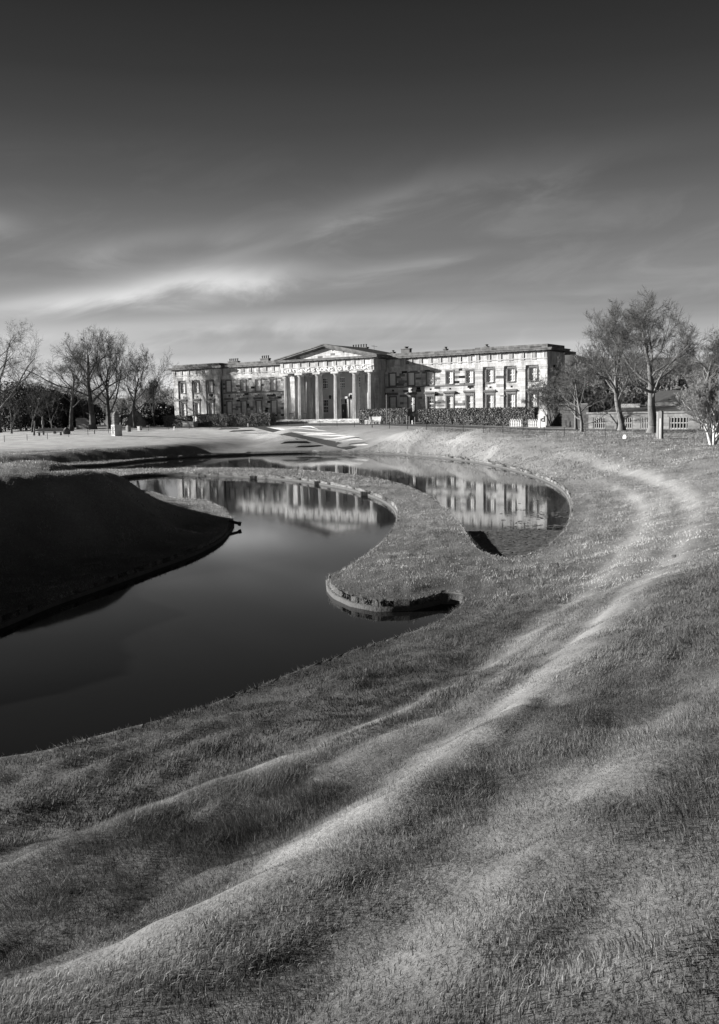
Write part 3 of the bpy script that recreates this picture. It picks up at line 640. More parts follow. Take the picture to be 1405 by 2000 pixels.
# portico
PY = -3.0; CX = [-8.40, -5.48, -1.82, 1.82, 5.48, 8.40]; CY = PY+0.52; PA0, PA1, PF1 = 7.59, 8.56, 9.40
def column_mesh():
    mb = MB(); prof = []
    for i in range(11):
        t = i/10; r = 0.63-0.13*t-0.02*(t*t); prof.append((r+0.015*sin(pi*t), 7.0*t))
    mb.lathe(prof, 0, 0, n=40, flute=0.11); return mb.mesh('column', MT['stone'])
def capital_mesh():
    mb = MB(); mb.lathe([(0.48, 6.98), (0.51, 7.03), (0.49, 7.05), (0.60, 7.17), (0.71, 7.27), (0.73, 7.31)], 0, 0, n=28); mb.box(-0.74, 0.74, -0.74, 0.74, 7.312, PA0-0.003, .6)
    return mb.mesh('capital', MT['trim'])
cm, km = column_mesh(), capital_mesh()
def column(x, y):
    o = link('column', cm, bld, loc=(x, y, 0)); link('capital', km, o)
    d = MB()                                                # joints between the drums
    return o
for x in CX: column(x, CY)
for x in (-5.48, 5.48): column(x, -0.25)
XP = 9.34
entab(-XP, XP, PY, PA0, PA1, PF1, [-8.98+i*1.796 for i in range(11)], PY+1.05, cor_proj=0.55, atone=-0.35, cz=0.46)
for m in (1, -1):                                          # flanks of the portico
    f_ = MB(); X = m*XP; a, b = sorted((X, X-m*1.0))
    f_.box(a, b, PY+1.051, RY+0.2, PA0, PF1, .3); f_.build('flank_entablature', MT['trim'], bld)
    c = MB(); a, b = sorted((X-m*1.0, X+m*0.70)); c.box(a, b, PY+1.05, RY+0.4, PF1+0.16, PF1+0.36, .5); a, b = sorted((X-m*1.0, X+m*0.80)); c.box(a, b, PY+1.047, RY+0.4, PF1+0.362, PF1+0.46, .5); c.build('flank_cornice', MT['cornice'], bld)
    an = MB(); ashlar(an, m*8.4-0.56, m*8.4+0.56, -1.15, courses([0.0, 7.2], 0.4), [], rs, dark=0.02, tone_bias=0.15, dep=0.2)
    an.box(m*8.4-0.555, m*8.4+0.555, -1.1, RY+0.3, 0.0, PA0, .5); an.box(m*8.4-0.64, m*8.4+0.64, -1.22, RY+0.3, 7.2, PA0-.002, .6); an.build('anta', MT['stone'], bld)
# pediment
apex, pb = 12.13, PF1+0.462
tb_ = MB()
slope = (apex-0.55-pb)/(XP+0.6)
zz = pb
while zz < apex-0.75:                                       # stones of the tympanum
    z1 = min(zz+0.36, apex-0.72); hw = (apex-0.62-z1)/slope
    ashlar(tb_, -hw, hw, PY+0.25, [zz, z1], [], rs, dark=0.06, tone_bias=0.1, dep=0.1); zz = z1
tb_.prism([(-XP-0.4, pb), (XP+0.4, pb), (0, apex-0.5)], PY+0.34, PY+0.7); tb_.build('tympanum', MT['stone'], bld)
rk = MB()
for m in (1, -1):
    for (o0, o1, y0, y1, tn) in ((-0.62, -0.40, PY-0.30, PY+0.9, .3), (-0.40, -0.16, PY-0.52, PY+0.9, .5), (-0.16, 0.0, PY-0.62, PY+0.9, .7)):
        xe = XP+0.85; sl = (apex-10.02)/xe
        poly = [(0, apex+o0), (m*xe, apex-sl*xe+o0), (m*xe, apex-sl*xe+o1), (0, apex+o1)]
        if m < 0: poly = poly[::-1]
        rk.prism([(p[0]+(0.001 if m > 0 else -0.001), p[1]) for p in poly], y0, y1, tn)
rk.build('raking_cornice', MT['cornice'], bld)
rr = MB(); rr.prism([(-XP-0.75, 9.95), (XP+0.75, 9.95), (0, apex-0.1)], PY+0.9, 8.0); rr.build('pediment_roof', MT['slate'], bld)
pr = MB(); pr.box(-XP+0.3, XP-0.3, PY+1.06, 1.6, 8.2, 8.6, .5); pr.build('portico_ceiling', MT['plaster'], bld)
# back wall of the portico with windows and door
bw = MB(); BY = 1.55
zs = [GB, 0.02, 0.95, 3.25, 5.05, 6.85, 8.2]; hol = [(-4.07, -2.93, .95, 3.25), (2.93, 4.07, .95, 3.25)] + [(c-.57, c+.57, 5.05, 6.85) for c in (-3.5, 0, 3.5)] + [(-0.95, 0.95, 0.02, 3.25), (-7.57, -6.43, .95, 3.25), (6.43, 7.57, .95, 3.25)]
xs = sorted(set([-9.3, 9.3]+[h[0] for h in hol]+[h[1] for h in hol]))
for z0, z1 in zip(zs[:-1], zs[1:]):
    for a, b in zip(xs[:-1], xs[1:]):
        if any(h[0]-1e-4 <= (a+b)/2 <= h[1]+1e-4 and h[2] <= (z0+z1)/2 <= h[3] for h in hol): continue
        bw.box(a, b, BY, BY+0.5, z0, z1, .5)
for s in (-1, 1): a, b = sorted((s*8.97, s*9.3)); bw.box(a, b, RY+0.3, BY, GB, 8.2, .5)
bw.build('portico_wall', MT['plaster'], bld)
for c in (-3.5, 0, 3.5): window(c, BY, 5.05, 6.85, 'glass', surr=False)
for c in (-7.0, -3.5, 3.5, 7.0): window(c, BY, .95, 3.25, 'glass', surr=False)
dr = MB(); dr.box(-0.93, -0.01, BY+0.2, BY+0.26, 0.02, 2.4, .2); dr.box(0.01, 0.93, BY+0.2, BY+0.26, 0.02, 2.4, .2)
for s in (-0.47, 0.47):
    for z0, z1 in ((.2, 1.0), (1.15, 2.25)): dr.box(s-0.32, s+0.32, BY+0.17, BY+0.2, z0, z1, .3)
door = dr.build('door', MT['slate'], bld)
db = MB(); db.quad([(-.93, BY+.24, 2.45), (.93, BY+.24, 2.45), (.93, BY+.24, 3.2), (-.93, BY+.24, 3.2)]); db.build('fanlight', MT['glass'], door)
dh = MB(); dh.tube((0.1, BY+0.12, 1.15), (0.1, BY+0.12, 1.45), 0.03); dh.tube((0.1, BY+0.2, 1.3), (0.1, BY+0.12, 1.3), 0.02); dh.build('handle', MT['white'], door)
dc = MB(); dc.box(-1.35, -0.95, BY-0.15, BY+0.1, 0.02, 3.3, .8); dc.box(0.95, 1.35, BY-0.15, BY+0.1, 0.02, 3.3, .8); dc.box(-1.6, 1.6, BY-0.3, BY+0.1, 3.302, 3.65, .8); dc.build('door_surround', MT['plaster'], bld)
for x in (-2.1, 2.1):
    lm = MB(); lm.tube((x, BY, 3.7), (x, BY-0.5, 3.9), 0.03); lm.lathe([(0.08, 3.3), (0.17, 3.4), (0.2, 3.75), (0.06, 3.95)], x, BY-0.55, n=8); lm.build('wall_lantern', MT['iron'], bld)
# steps
for k, (dz, dy) in enumerate(((0.0, 0.75), (-0.17, 1.15), (-0.34, 1.55), (-0.51, 1.95))):
    st = MB(); w = XP+0.15+0.4*k
    ashlar(st, -w, w, PY-dy+0.35, [dz-0.168 if k < 3 else dz-0.6, dz-0.02], [], rs, dark=0.02, dep=0.5); st.box(-w, w, PY-dy+0.33, BY if k == 0 else PY, dz-0.02 if k else -0.02, dz, .5)
    st.build('step', MT['trim'], bld)
fl = MB(); fl.box(-9.0, 9.0, PY, BY, -1.5, -0.021, .5); fl.build('portico_floor', MT['trim'], bld)
# lettering on the architrave
def lettering():
    cu = bpy.data.curves.new('lettering', 'FONT'); cu.body = 'EVERYTHING IS GOING TO BE ALRIGHT'; cu.align_x = 'CENTER'; cu.align_y = 'CENTER'; cu.size = 0.80; cu.extrude = 0.02; cu.space_character = 1.06
    ob = bpy.data.objects.new('lettering_source', cu); COL.objects.link(ob); bpy.context.view_layer.update()
    me = bpy.data.meshes.new_from_object(ob.evaluated_get(bpy.context.evaluated_depsgraph_get())); bpy.data.objects.remove(ob)
    n = len(me.vertices); co = np.zeros(n*3); me.vertices.foreach_get('co', co); co = co.reshape(-1, 3)
    w = np.ptp(co[:, 0]); co[:, 0] = (co[:, 0]-(co[:, 0].max()+co[:, 0].min())/2)*(17.9/w); me.vertices.foreach_set('co', co.ravel())
    me.name = 'lettering'; me.materials.clear(); me.materials.append(MT['lamp_tube'])
    o = link('lettering', me, bld, loc=(0, PY-0.17, (PA0+PA1-0.1)/2)); o.rotation_euler = (pi/2, 0, 0)
    o['label'] = 'white capitals reading EVERYTHING IS GOING TO BE ALRIGHT'
lettering()
# rails and stands within the portico
for x0 in (-7.9, -5.3):
    rl = MB(); rl.tube((x0, PY+0.3, 0), (x0, PY+0.3, 1.0), 0.03); rl.tube((x0+0.9, PY+0.3, 0), (x0+0.9, PY+0.3, 1.0), 0.03); rl.tube((x0, PY+0.3, 1.0), (x0+0.9, PY+0.3, 1.0), 0.03); rl.build('railing', MT['iron'], bld)
# chimneys and roof pieces
def chimney(x, y, w, zt, pots, potr=0.11, dz=0.5):
    c = MB(); c.box(x-w/2, x+w/2, y-0.35, y+0.35, 9.6, zt, .4); c.box(x-w/2-0.08, x+w/2+0.08, y-0.43, y+0.43, zt, zt+0.14, .4); o = c.build('chimney_stack', MT['cornice'], bld)
    for i in range(pots):
        p = MB(); px_ = x-w/2+(i+.5)*w/pots; p.lathe([(potr*1.1, zt+0.14), (potr, zt+0.14+dz*0.8), (potr*1.5, zt+0.14+dz*0.8), (potr*1.5, zt+0.14+dz)], px_, y, n=8); p.build('chimney_pot', MT['slate'], o)
def roof_at(px, y): return at_y(px, 680, y)[0]
chimney(roof_at(703, 9), 9, 3.2, 12.0, 6)
chimney(roof_at(456, 9), 9, 2.4, 10.9, 5); chimney(roof_at(518, 9), 9, 1.9, 11.1, 4)
chimney(roof_at(794, 6), 6, 1.6, 11.1, 1, 0.3, 0.3); chimney(roof_at(768, 6), 6, 0.5, 10.7, 1, 0.18, 0.25)
for px in (871, 951): chimney(roof_at(px, 4), 4, 0.45, 10.55, 1, 0.2, 0.3)
ae = MB(); xa = roof_at(731, 4); ae.tube((xa, 4, 10), (xa, 4, 12.0), 0.03); ae.tube((xa-0.5, 4, 11.9), (xa+0.5, 4.2, 11.7), 0.025); ae.tube((xa-0.3, 3.8, 11.8), (xa-0.3, 4.3, 11.9), 0.02); ae.build('aerial', MT['iron'], bld)
# single darkened stones that stand out in the facing
DK = MT['stone_dark']
def dark_stone(x0, x1, y, z0, z1):
    b = MB(); b.box(x0, x1, y-0.028, y+0.02, z0, z1, random.random()); b.build('stone', DK, bld)
for (x, y, z, w, h) in [(22.0, RY, 6.85, .9, .3), (18.6, RY, 5.98, .9, .3), (17.9, RY, 5.75, 1.0, .3), (15.2, RY, 6.1, .9, .32), (12.1, RY, 5.6, 1.1, .6), (12.4, RY, 6.7, .7, .4), (11.9, RY, 5.2, 1.2, .3), (15.0, RY, 7.0, .9, .3), (16.3, RY, 7.0, .8, .3), (14.4, RY, 7.25, 1.4, .2),
        (19.1, RY, 2.55, 1.1, .3), (19.1, RY, 1.8, 1.2, .3), (22.6, RY, 2.0, 1.1, .3), (22.1, RY, 3.65, .8, .14), (35.7, 0, 6.45, .45, .33), (35.7, 0, 5.95, .4, .25), (35.6, 0, 4.35, 1.0, .26), (36.2, -.17, 4.0, 1.1, .3), (30.0, -.17, 3.05, .7, .22), (29.0, 0, 4.0, .5, .16),
        (-22.3, RY, 5.6, .9, .4), (-21.4, RY, 5.4, .8, .3), (-20.9, RY, 6.75, 1.3, .2), (-15.8, RY, 7.05, 1.2, .28), (-12.4, RY, 7.1, 1.0, .3), (-11.2, RY, 7.35, 1.2, .25), (-11.6, RY, 4.6, .8, .3), (-11.2, RY, 3.8, .8, .4), (-11.9, RY, 4.3, .9, .3), (-19.1, RY, 2.2, 1.4, .3), (-22.9, RY, 2.0, 1.2, .3), (-11.7, RY, 2.7, .9, .3),
        (-29.6, 0, 4.3, 1.1, .25), (-26.6, 0, 4.3, .9, .3), (-34.2, 0, 4.2, 1.2, .35), (-22.0, RY, 4.25, .9, .2), (-17.2, RY, 4.3, .6, .2), (-10.9, RY, 6.4, .5, .3), (-10.8, RY, 5.5, .5, .3)]:
    dark_stone(x-w/2, x+w/2, y, z-h/2, z+h/2)

# ------------------------------------------------------------------ forecourt road
def strip(name, pts, w0, w1, mat_, lift, label, kind='structure'):
    V = []; F = []; n = len(pts)
    for i in range(n):
        p = np.array(pts[i]); a = np.array(pts[max(i-1, 0)]); b = np.array(pts[min(i+1, n-1)]); t = (b-a)/np.linalg.norm(b-a); q = np.array([-t[1], t[0]])
        for k in range(9):
            s = w0+(w1-w0)*k/8; x, y = p+q*s; V.append((x, y, gz(x, y)+lift))
    for i in range(n-1):
        for k in range(8): a = i*9+k; F.append((a, a+9, a+10, a+1))
    me = bpy.data.meshes.new(name); me.from_pydata(V, [], F); me.materials.append(mat_); me.update(); return tag(link(name, me), label, kind=kind)
road = []
for x in np.arange(-75, 66, 1.5):
    yy = -9.3 if x < 8 else -9.3-0.33*(x-8)
    road.append((x, yy))
rp = np.array(road)
for _ in range(12): rp[1:-1] = (rp[:-2]+2*rp[1:-1]+rp[2:])/4
strip('forecourt_road', rp, -0.2, 5.2, MT['asphalt'], 0.05, 'dark tarmac drive running past the front of the building')

# ------------------------------------------------------------------ stepped bank: curved stone steps either side of a sloping path
left_steps = [((426, 839), (470, 838)), ((447, 843.5), (500, 841)), ((470, 846.5), (527, 846)), ((500, 852.5), (553, 852)), ((522, 859.5), (580, 859)), ((548, 867), (606, 865)), ((577, 874), (632, 871))]
right_steps = [((530, 836), (622, 838.5)), ((553, 839.5), (638, 842)), ((571, 844), (657, 847)), ((592, 850), (676, 850)), ((628, 858), (694, 853)), ((652, 866), (709, 859)), ((677, 872.5), (720, 869))]
def ground_px(px, py):
    """where the sight line of the photo meets the ground"""
    r = ray(px, py); t = np.linspace(60, 190, 1400); P = CAM[None]+t[:, None]*(r/np.linalg.norm(r))[None]
    h, _ = ground_at(P[:, 0], P[:, 1]); k = np.nonzero(P[:, 2] < h)[0]
    return P[k[0]] if len(k) else P[-1]
def step(a, b, bright, label, sag, k_=0):
    A, B = ground_px(*a), ground_px(*b); n = 14; d = B-A; view = np.array([_fw[0], _fw[1]]); view /= np.hypot(*view)
    top = []; bot = []; back = []
    for i in range(n+1):
        t = i/n; p = A[:2]+(B[:2]-A[:2])*t + view*(-sag)*(4*t*(1-t)); e = min(1, 6*min(t, 1-t)+0.08)
        z0 = gz(p[0], p[1])-0.10; q = p+view*1.3*e; h = (0.18 if k_ > 3 or not bright else 0.12)*e
        bot.append((p[0], p[1], z0)); top.append((p[0]+view[0]*.03, p[1]+view[1]*.03, z0+0.12+h)); back.append((q[0], q[1], gz(*q)-0.03))
    V = bot+top+back; m = n+1; F = [(i, i+1, m+i+1, m+i) for i in range(n)]; F2 = [(m+i, m+i+1, 2*m+i+1, 2*m+i) for i in range(n)]
    caps = [(0, m, 2*m), (n, 2*m+n, m+n)]
    me = bpy.data.meshes.new('curved_step'); me.from_pydata(V, [], F+F2+caps); me.materials.append(MT['riser' if bright else 'stone_dark']); me.materials.append(MT['turf'])  # left risers get a darker stone, their shade put into the colour
    me.polygons.foreach_set('material_index', np.array([0]*len(F)+[1]*(len(F2)+2), np.int32)); me.update()
    tag(link('curved_step', me), label, 'step', 'curved steps cut into the bank')
MT['riser'] = mat('riser_stone', 0.34, 0.9, 0.2, 2.0)
ORD = ['topmost', 'second from the top', 'third from the top', 'middle', 'third from the water', 'second from the water', 'lowest']
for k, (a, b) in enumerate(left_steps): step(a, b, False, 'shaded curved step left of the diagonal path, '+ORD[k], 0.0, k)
for k, (a, b) in enumerate(right_steps): step(a, b, True, 'bright curved step right of the diagonal path, '+ORD[k], -0.3, k)
pp = [ground_px(x, y)[:2] for x, y in ((500, 833.5), (530, 840.5), (560, 847), (590, 854), (620, 861), (650, 868), (685, 876.5))]
strip('sloping_path', pp, -0.8, 0.8, MT['path'], 0.06, 'narrow dark path running diagonally down the stepped bank')

# ------------------------------------------------------------------ leaves, hedges
def leaf_cloud(n, pts, nrm, size, rs_):
    """quads at pts, roughly facing nrm"""
    d = nrm + rs_.normal(0, 0.6, (n, 3)); d /= np.linalg.norm(d, axis=1)[:, None]
    a = np.cross(d, rs_.normal(0, 1, (n, 3))); a /= np.linalg.norm(a, axis=1)[:, None]; b = np.cross(d, a)
    s = size*rs_.uniform(0.6, 1.3, n)[:, None]; V = np.stack([pts-a*s, pts-b*s*0.6, pts+a*s, pts+b*s*0.6], 1).reshape(-1, 3)
    return V, np.arange(4*n).reshape(n, 4)
def hedge(x0, x1, y0, y1, zt, label, n):
    zb = min(gz(x0, y0), gz(x1, y0))-0.1; cx, cy = (x0+x1)/2, (y0+y1)/2
    root = thing('hedge', label, 'hedge', (cx, cy, zb), group='clipped hedges in front of the building')
    c = MB(); q = 0.12; c.box(x0+q-cx, x1-q-cx, y0+q-cy, y1-q-cy, 0, zt-q-zb, .2); c.build('core', MT['holly'], root)
    A = np.array([(x1-x0)*(zt-zb), (x1-x0)*(zt-zb)*.4, (x1-x0)*(y1-y0), (y1-y0)*(zt-zb)*1.2, (y1-y0)*(zt-zb)*1.2]); w = rng.choice(5, n, p=A/A.sum())
    u, v = rng.random(n), rng.random(n); X = x0+u*(x1-x0); P = np.zeros((n, 3)); Nn = np.zeros((n, 3))
    for k, (f, nn) in enumerate([(lambda: (X, np.full(n, y0), zb+v*(zt-zb)), (0, -1, .2)), (lambda: (X, np.full(n, y1), zb+v*(zt-zb)), (0, 1, .2)), (lambda: (X, y0+v*(y1-y0), np.full(n, zt)), (0, 0, 1)), (lambda: (np.full(n, x0), y0+u*(y1-y0), zb+v*(zt-zb)), (-1, 0, .2)), (lambda: (np.full(n, x1), y0+u*(y1-y0), zb+v*(zt-zb)), (1, 0, .2))]):
        m = w == k; P[m] = np.stack(f(), 1)[m]; Nn[m] = nn
    bul = 0.16*(fbm(P[:, 0]*1.5+P[:, 2]*.6, P[:, 2]*1.5+P[:, 1], 31, 3)-0.5)+rng.normal(0, .05, n); P += Nn*bul[:, None]
    V, F = leaf_cloud(n, P-np.array([cx, cy, zb]), Nn, 0.085, rng)
    o = link('foliage', np_mesh('foliage', V, F, MT['leaf'], tone=np.clip(rng.normal(.5, .3, n), 0, 1)), root); o['kind'] = 'stuff'
HY = -7.4
xh = lambda px, py=815: at_y(px, py, HY)[0]
hedge(xh(701.5), xh(797), HY, HY+1.3, 1.42, 'short clipped hedge in front of the right end of the portico', 12000)
hedge(xh(817), xh(1044), HY, HY+1.3, 1.25, 'longest clipped hedge, in front of the right wing', 26000)
hedge(xh(384), xh(528), HY, HY+1.4, 1.10, 'clipped hedge in front of the left wing, right of the stone plinth', 17000)
hedge(xh(318), xh(366), HY+0.2, HY+1.6, 0.92, 'dim low hedge before the left end of the building', 6000)

# ------------------------------------------------------------------ trees
def tubes(segs, n, tone):
    """segs (m,8): p0,p1,r0,r1 -> V,F,tone"""
    p0, p1, r0, r1 = segs[:, :3], segs[:, 3:6], segs[:, 6], segs[:, 7]; d = p1-p0; d /= np.linalg.norm(d, axis=1)[:, None]+1e-9
    ref = np.where(np.abs(d[:, 2:3]) > 0.9, np.array([[1., 0, 0]]), np.array([[0, 0, 1.]])); a = np.cross(d, ref); a /= np.linalg.norm(a, axis=1)[:, None]+1e-9; b = np.cross(d, a)
    ang = np.arange(n)*2*pi/n; ring = a[:, None]*np.cos(ang)[None, :, None]+b[:, None]*np.sin(ang)[None, :, None]; m = len(segs)
    V = np.concatenate([p0[:, None]+ring*r0[:, None, None], p1[:, None]+ring*r1[:, None, None]], 1).reshape(-1, 3)
    i = np.arange(n); j = (i+1) % n; f = np.stack([i, j, n+j, n+i], 1); F = (np.arange(m)[:, None, None]*2*n+f[None]).reshape(-1, 4)
    return V, F, np.repeat(tone, n)
def grow(seed, height, trunk_r, spread=1.0, fork=0.3, levels=4, nkids=(11, 10, 8, 7), up=0.14, ang=(1.0, 0.85, 0.85, 0.85), lean=(0, 0), stems=1, ratio=(0.85, 0.54, 0.52, 0.8), wig=0.16, gravity=0.0, trunk=0.62, rmin=0.013):
    r = np.random.default_rng(seed); thick = []; thin = []
    def branch(p, d, ln, rad, lv):
        ns = (9, 6, 5, 3 if levels > 3 else 1, 1)[lv]; pts = [p]; dirs = []
        for i in range(ns):
            d = d + r.normal(0, wig*(0.45 if lv == 0 else 1.0), 3) + np.array([0, 0, (up if lv else 0.1)*(0.5 if lv > 2 else 1)*0.4 - gravity*(lv >= 2)]); d = d/np.linalg.norm(d)
            q = pts[-1]+d*ln/ns; pts.append(q); dirs.append(d.copy())
        taper = 0.25 if lv < 2 else 0.35
        for i in range(ns):
            ra = rad*(1-(1-taper)*i/ns); rb = rad*(1-(1-taper)*(i+1)/ns)
            if lv == 0 and i == 0: ra *= 1.5
            (thick if lv <= 1 else thin).append(np.concatenate([pts[i], pts[i+1], [ra, rb]]))
        if lv >= levels: return
        nk = nkids[lv]
        for k in range(nk):
            lo = fork if lv == 0 else 0.2
            t = lo+(1-lo)*(k+r.uniform(0.1, 0.9))/nk; t = min(t, 0.98); i = min(int(t*ns), ns-1); f = t*ns-i
            o = pts[i]+(pts[i+1]-pts[i])*f; dd = dirs[i]
            s = np.cross(dd, r.normal(0, 1, 3)); 
            if lv == 0:
                az = k*2.4+r.uniform(-.4, .4); s = np.array([cos(az), sin(az), 0])
            s = s/np.linalg.norm(s); th = ang[lv]*r.uniform(0.7, 1.15)*(1.15-0.4*t if lv == 0 else 1)
            nd_ = dd*cos(th)+s*sin(th)*(spread if lv < 2 else 1)
            nd_[2] += up*0.35; nd_ /= np.linalg.norm(nd_)
            ll = ln*ratio[lv]*r.uniform(0.7, 1.15)*(1.1-0.55*(t-lo)/(1-lo) if lv == 0 else 1.05-0.4*t)
            branch(o, nd_, ll, max(rad*(1-(1-taper)*t)*r.uniform(.34, .54), rmin), lv+1)
    for s in range(stems):
        a = 2*pi*s/max(stems, 1)+r.uniform(-.5, .5); base = np.array([0.12*cos(a), 0.12*sin(a), 0.0])*(stems > 1)
        d0 = np.array([lean[0]+(0.35*cos(a) if stems > 1 else 0), lean[1]+(0.35*sin(a) if stems > 1 else 0), 1.0]); d0 /= np.linalg.norm(d0)
        branch(base-np.array([0, 0, .25]), d0, height*(trunk if stems == 1 else r.uniform(.7, .85)), trunk_r*(1 if stems == 1 else .6), 0)
    return np.array(thick), np.array(thin)
def tree(name, label, x, y, height, trunk_r, seed, group=None, dark=False, bark=None, **kw):
    th, tn = grow(seed, height, trunk_r, **kw); top = max(th[:, 5].max(), tn[:, 5].max()); k = height/top
    th[:, :6] *= k; tn[:, :6] *= k
    root = thing(name, label, 'tree', (x, y, gz(x, y)-0.02), group=group)
    V, F, t = tubes(th, 7, np.random.default_rng(seed).random(len(th))); link('trunk', np_mesh('trunk', V, F, MT[bark or ('bark_dark' if dark else 'bark')], tone=t, smooth=True), root)
    V, F, t = tubes(tn, 3, np.random.default_rng(seed+1).random(len(tn))); o = link('crown', np_mesh('crown', V, F, MT['twig_dark' if dark else 'twig_pale' if bark == 'birch' else 'twig'], tone=t), root)
    return root
def place(px, d): p = at_d(px, d); return p[0], p[1]
def hgt(px, d, ytop):
    p = at_d(px, d); g0 = gz(p[0], p[1]); z = CAM[2] - d*((ytop-(798+(702-px)*0.0206))/FPX)*1.0
    return z-g0
GL, GR = 'bare trees on the left of the lawn', 'bare trees on the right of the building'
for (nm, lb, px, d, yt, tr, sd, kw) in [
    ('bare_tree', 'dark bare tree with a low fork left of the leaning trunk, over the bench', 136, 171, 668, 0.42, 11, dict(spread=1.2, lean=(-.06, 0), fork=.38)),
    ('bare_tree', 'tallest bare tree of the left group with a thick leaning trunk', 180, 177, 634, 0.62, 12, dict(lean=(-.12, -.06), fork=.32)),
    ('bare_tree', 'wide fan shaped bare tree behind the carved head', 213, 178, 645, 0.46, 13, dict(spread=1.0, fork=.22, up=.5, ang=(.75, .75, .8, .8))),
    ('bare_tree', 'slimmer bare tree before the small gabled cottage', 264, 173, 676, 0.34, 14, dict(fork=.35, up=.35)),
    ('bare_tree', 'little bare tree nearest the left end of the building', 300, 193, 734, 0.2, 15, dict(fork=.3, up=.5, ang=(.6, .7, .7, .7))),
    ('bare_tree', 'broad bare tree cut off by the edge of the photo beyond the left mound', -6, 186, 634, 0.55, 16, dict(spread=1.25))]:
    x, y = place(px, d); tree(nm, lb, x, y, hgt(px, d, yt), tr, sd, GL, dark=True, rmin=0.0125, **{**dict(trunk=.52, spread=1.15, nkids=(12, 9, 7, 6)), **kw})
for (px, d, yt, sd, lb) in [(38, 194, 690, 36, 'tall bare tree rising from the bushes at the left edge'), (60, 175, 742, 31, 'small bushy bare tree under the left hand crowns'), (100, 180, 735, 32, 'thin bare tree behind the low fork'), (20, 172, 755, 33, 'low shrubby tree at the left edge above the fence'), (235, 190, 752, 34, 'small bare tree between fan shaped tree and cottage'), (160, 190, 745, 35, 'bare sapling behind the leaning trunk')]:
    x, y = place(px, d); tree('bare_tree', lb, x, y, hgt(px, d, yt), 0.18, sd, GL, dark=True, fork=.15, nkids=(9, 6, 5, 4), ang=(.8, .8, .8, .8))
for (lb, px, d, yt, tr, sd, kw) in [
    ('slender young bare tree just right of the building', 1137, 104, 672, 0.2, 41, dict(fork=.16, nkids=(14, 6, 6, 5), ang=(1.2, .8, .8, .8), spread=1.1)),
    ('tall bare tree with a straight pale trunk before the outbuilding', 1216, 110, 590, 0.40, 42, dict(fork=.36, up=.4, ang=(.75, .7, .8, .8), nkids=(12, 10, 8, 8), gravity=.03)),
    ('tallest bare tree on the right with a thick forked trunk', 1276, 101, 565, 0.52, 43, dict(fork=.34, nkids=(12, 10, 8, 8), wig=.2, ang=(.85, .75, .8, .8))),
    ('dark gnarled bare tree behind the birch at the right edge', 1372, 118, 622, 0.42, 44, dict(fork=.4, wig=.25, nkids=(11, 10, 8, 7))),
    ('thin trunked bare tree hard behind the slender young one', 1126, 118, 700, 0.24, 45, dict(fork=.25, nkids=(9, 7, 6, 5))),
    ('round topped bare tree rising behind the outbuilding roof', 1172, 150, 690, 0.3, 46, dict(fork=.3, up=.5, nkids=(9, 8, 6, 5))),
    ('bare tree filling the gap between the two tallest crowns', 1245, 160, 690, 0.3, 47, dict(fork=.2, nkids=(9, 8, 6, 5))),
    ('bare tree behind the outbuilding at its right end', 1320, 150, 690, 0.3, 48, dict(fork=.2, nkids=(10, 8, 6, 5)))]:
    x, y = place(px, d); tree('bare_tree', lb, x, y, hgt(px, d, yt), tr, sd, GR, **kw)
x, y = place(1394, 73.5); tree('birch_tree', 'pale barked birch with several slim stems at the right edge', x, y, hgt(1394, 73.5, 728), 0.2, 51, bark='birch', stems=6, fork=.12, nkids=(10, 8, 6, 6), up=.3, ang=(.75, .7, .7, .7), levels=4)

def woodland():
    """far wood seen as one mass behind the lawn and the outbuilding"""
    Vs = []; Fs = []; Ts = []; off = 0
    spots = [(px, rng.uniform(205, 290), rng.uniform(742, 772)) for px in rng.uniform(-60, 345, 44)] + [(px, rng.uniform(150, 240), rng.uniform(690, 750)) for px in rng.uniform(1085, 1450, 62)] + [(px, rng.uniform(134, 150), rng.uniform(738, 772)) for px in rng.uniform(1150, 1440, 34)]
    protos = [grow(200+i, 10, 0.25, levels=3, fork=.12, nkids=(11, 7, 5), ang=(.8, .8, .8), trunk=.8) for i in range(5)]
    for (px, d, yt) in spots:
        th, tn = protos[rng.integers(5)]; sg = np.concatenate([th, tn]).copy(); p = at_d(px, d); zg = -2.0
        h = max(3.5, (CAM[2]-d*((yt-(798+(702-px)*0.0206))/FPX))-zg); k = h/sg[:, 5].max(); a = rng.uniform(0, 2*pi); R = np.array([[cos(a), -sin(a), 0], [sin(a), cos(a), 0], [0, 0, 1]])
        for s in (slice(0, 3), slice(3, 6)): sg[:, s] = sg[:, s]@R.T*np.array([k*1.25, k*1.25, k])+np.array([p[0], p[1], zg])
        sg[:, 6:] = np.maximum(sg[:, 6:]*k, 0.045)
        V, F, t = tubes(sg, 3, rng.random(len(sg))); Vs.append(V); Fs.append(F+off); Ts.append(t); off += len(V)
    tag(link('woodland', np_mesh('woodland', np.concatenate(Vs), np.concatenate(Fs), MT['wood_twig'], tone=np.concatenate(Ts))), 'far bare winter wood behind the building and lawns', 'wood', kind='stuff')
woodland()
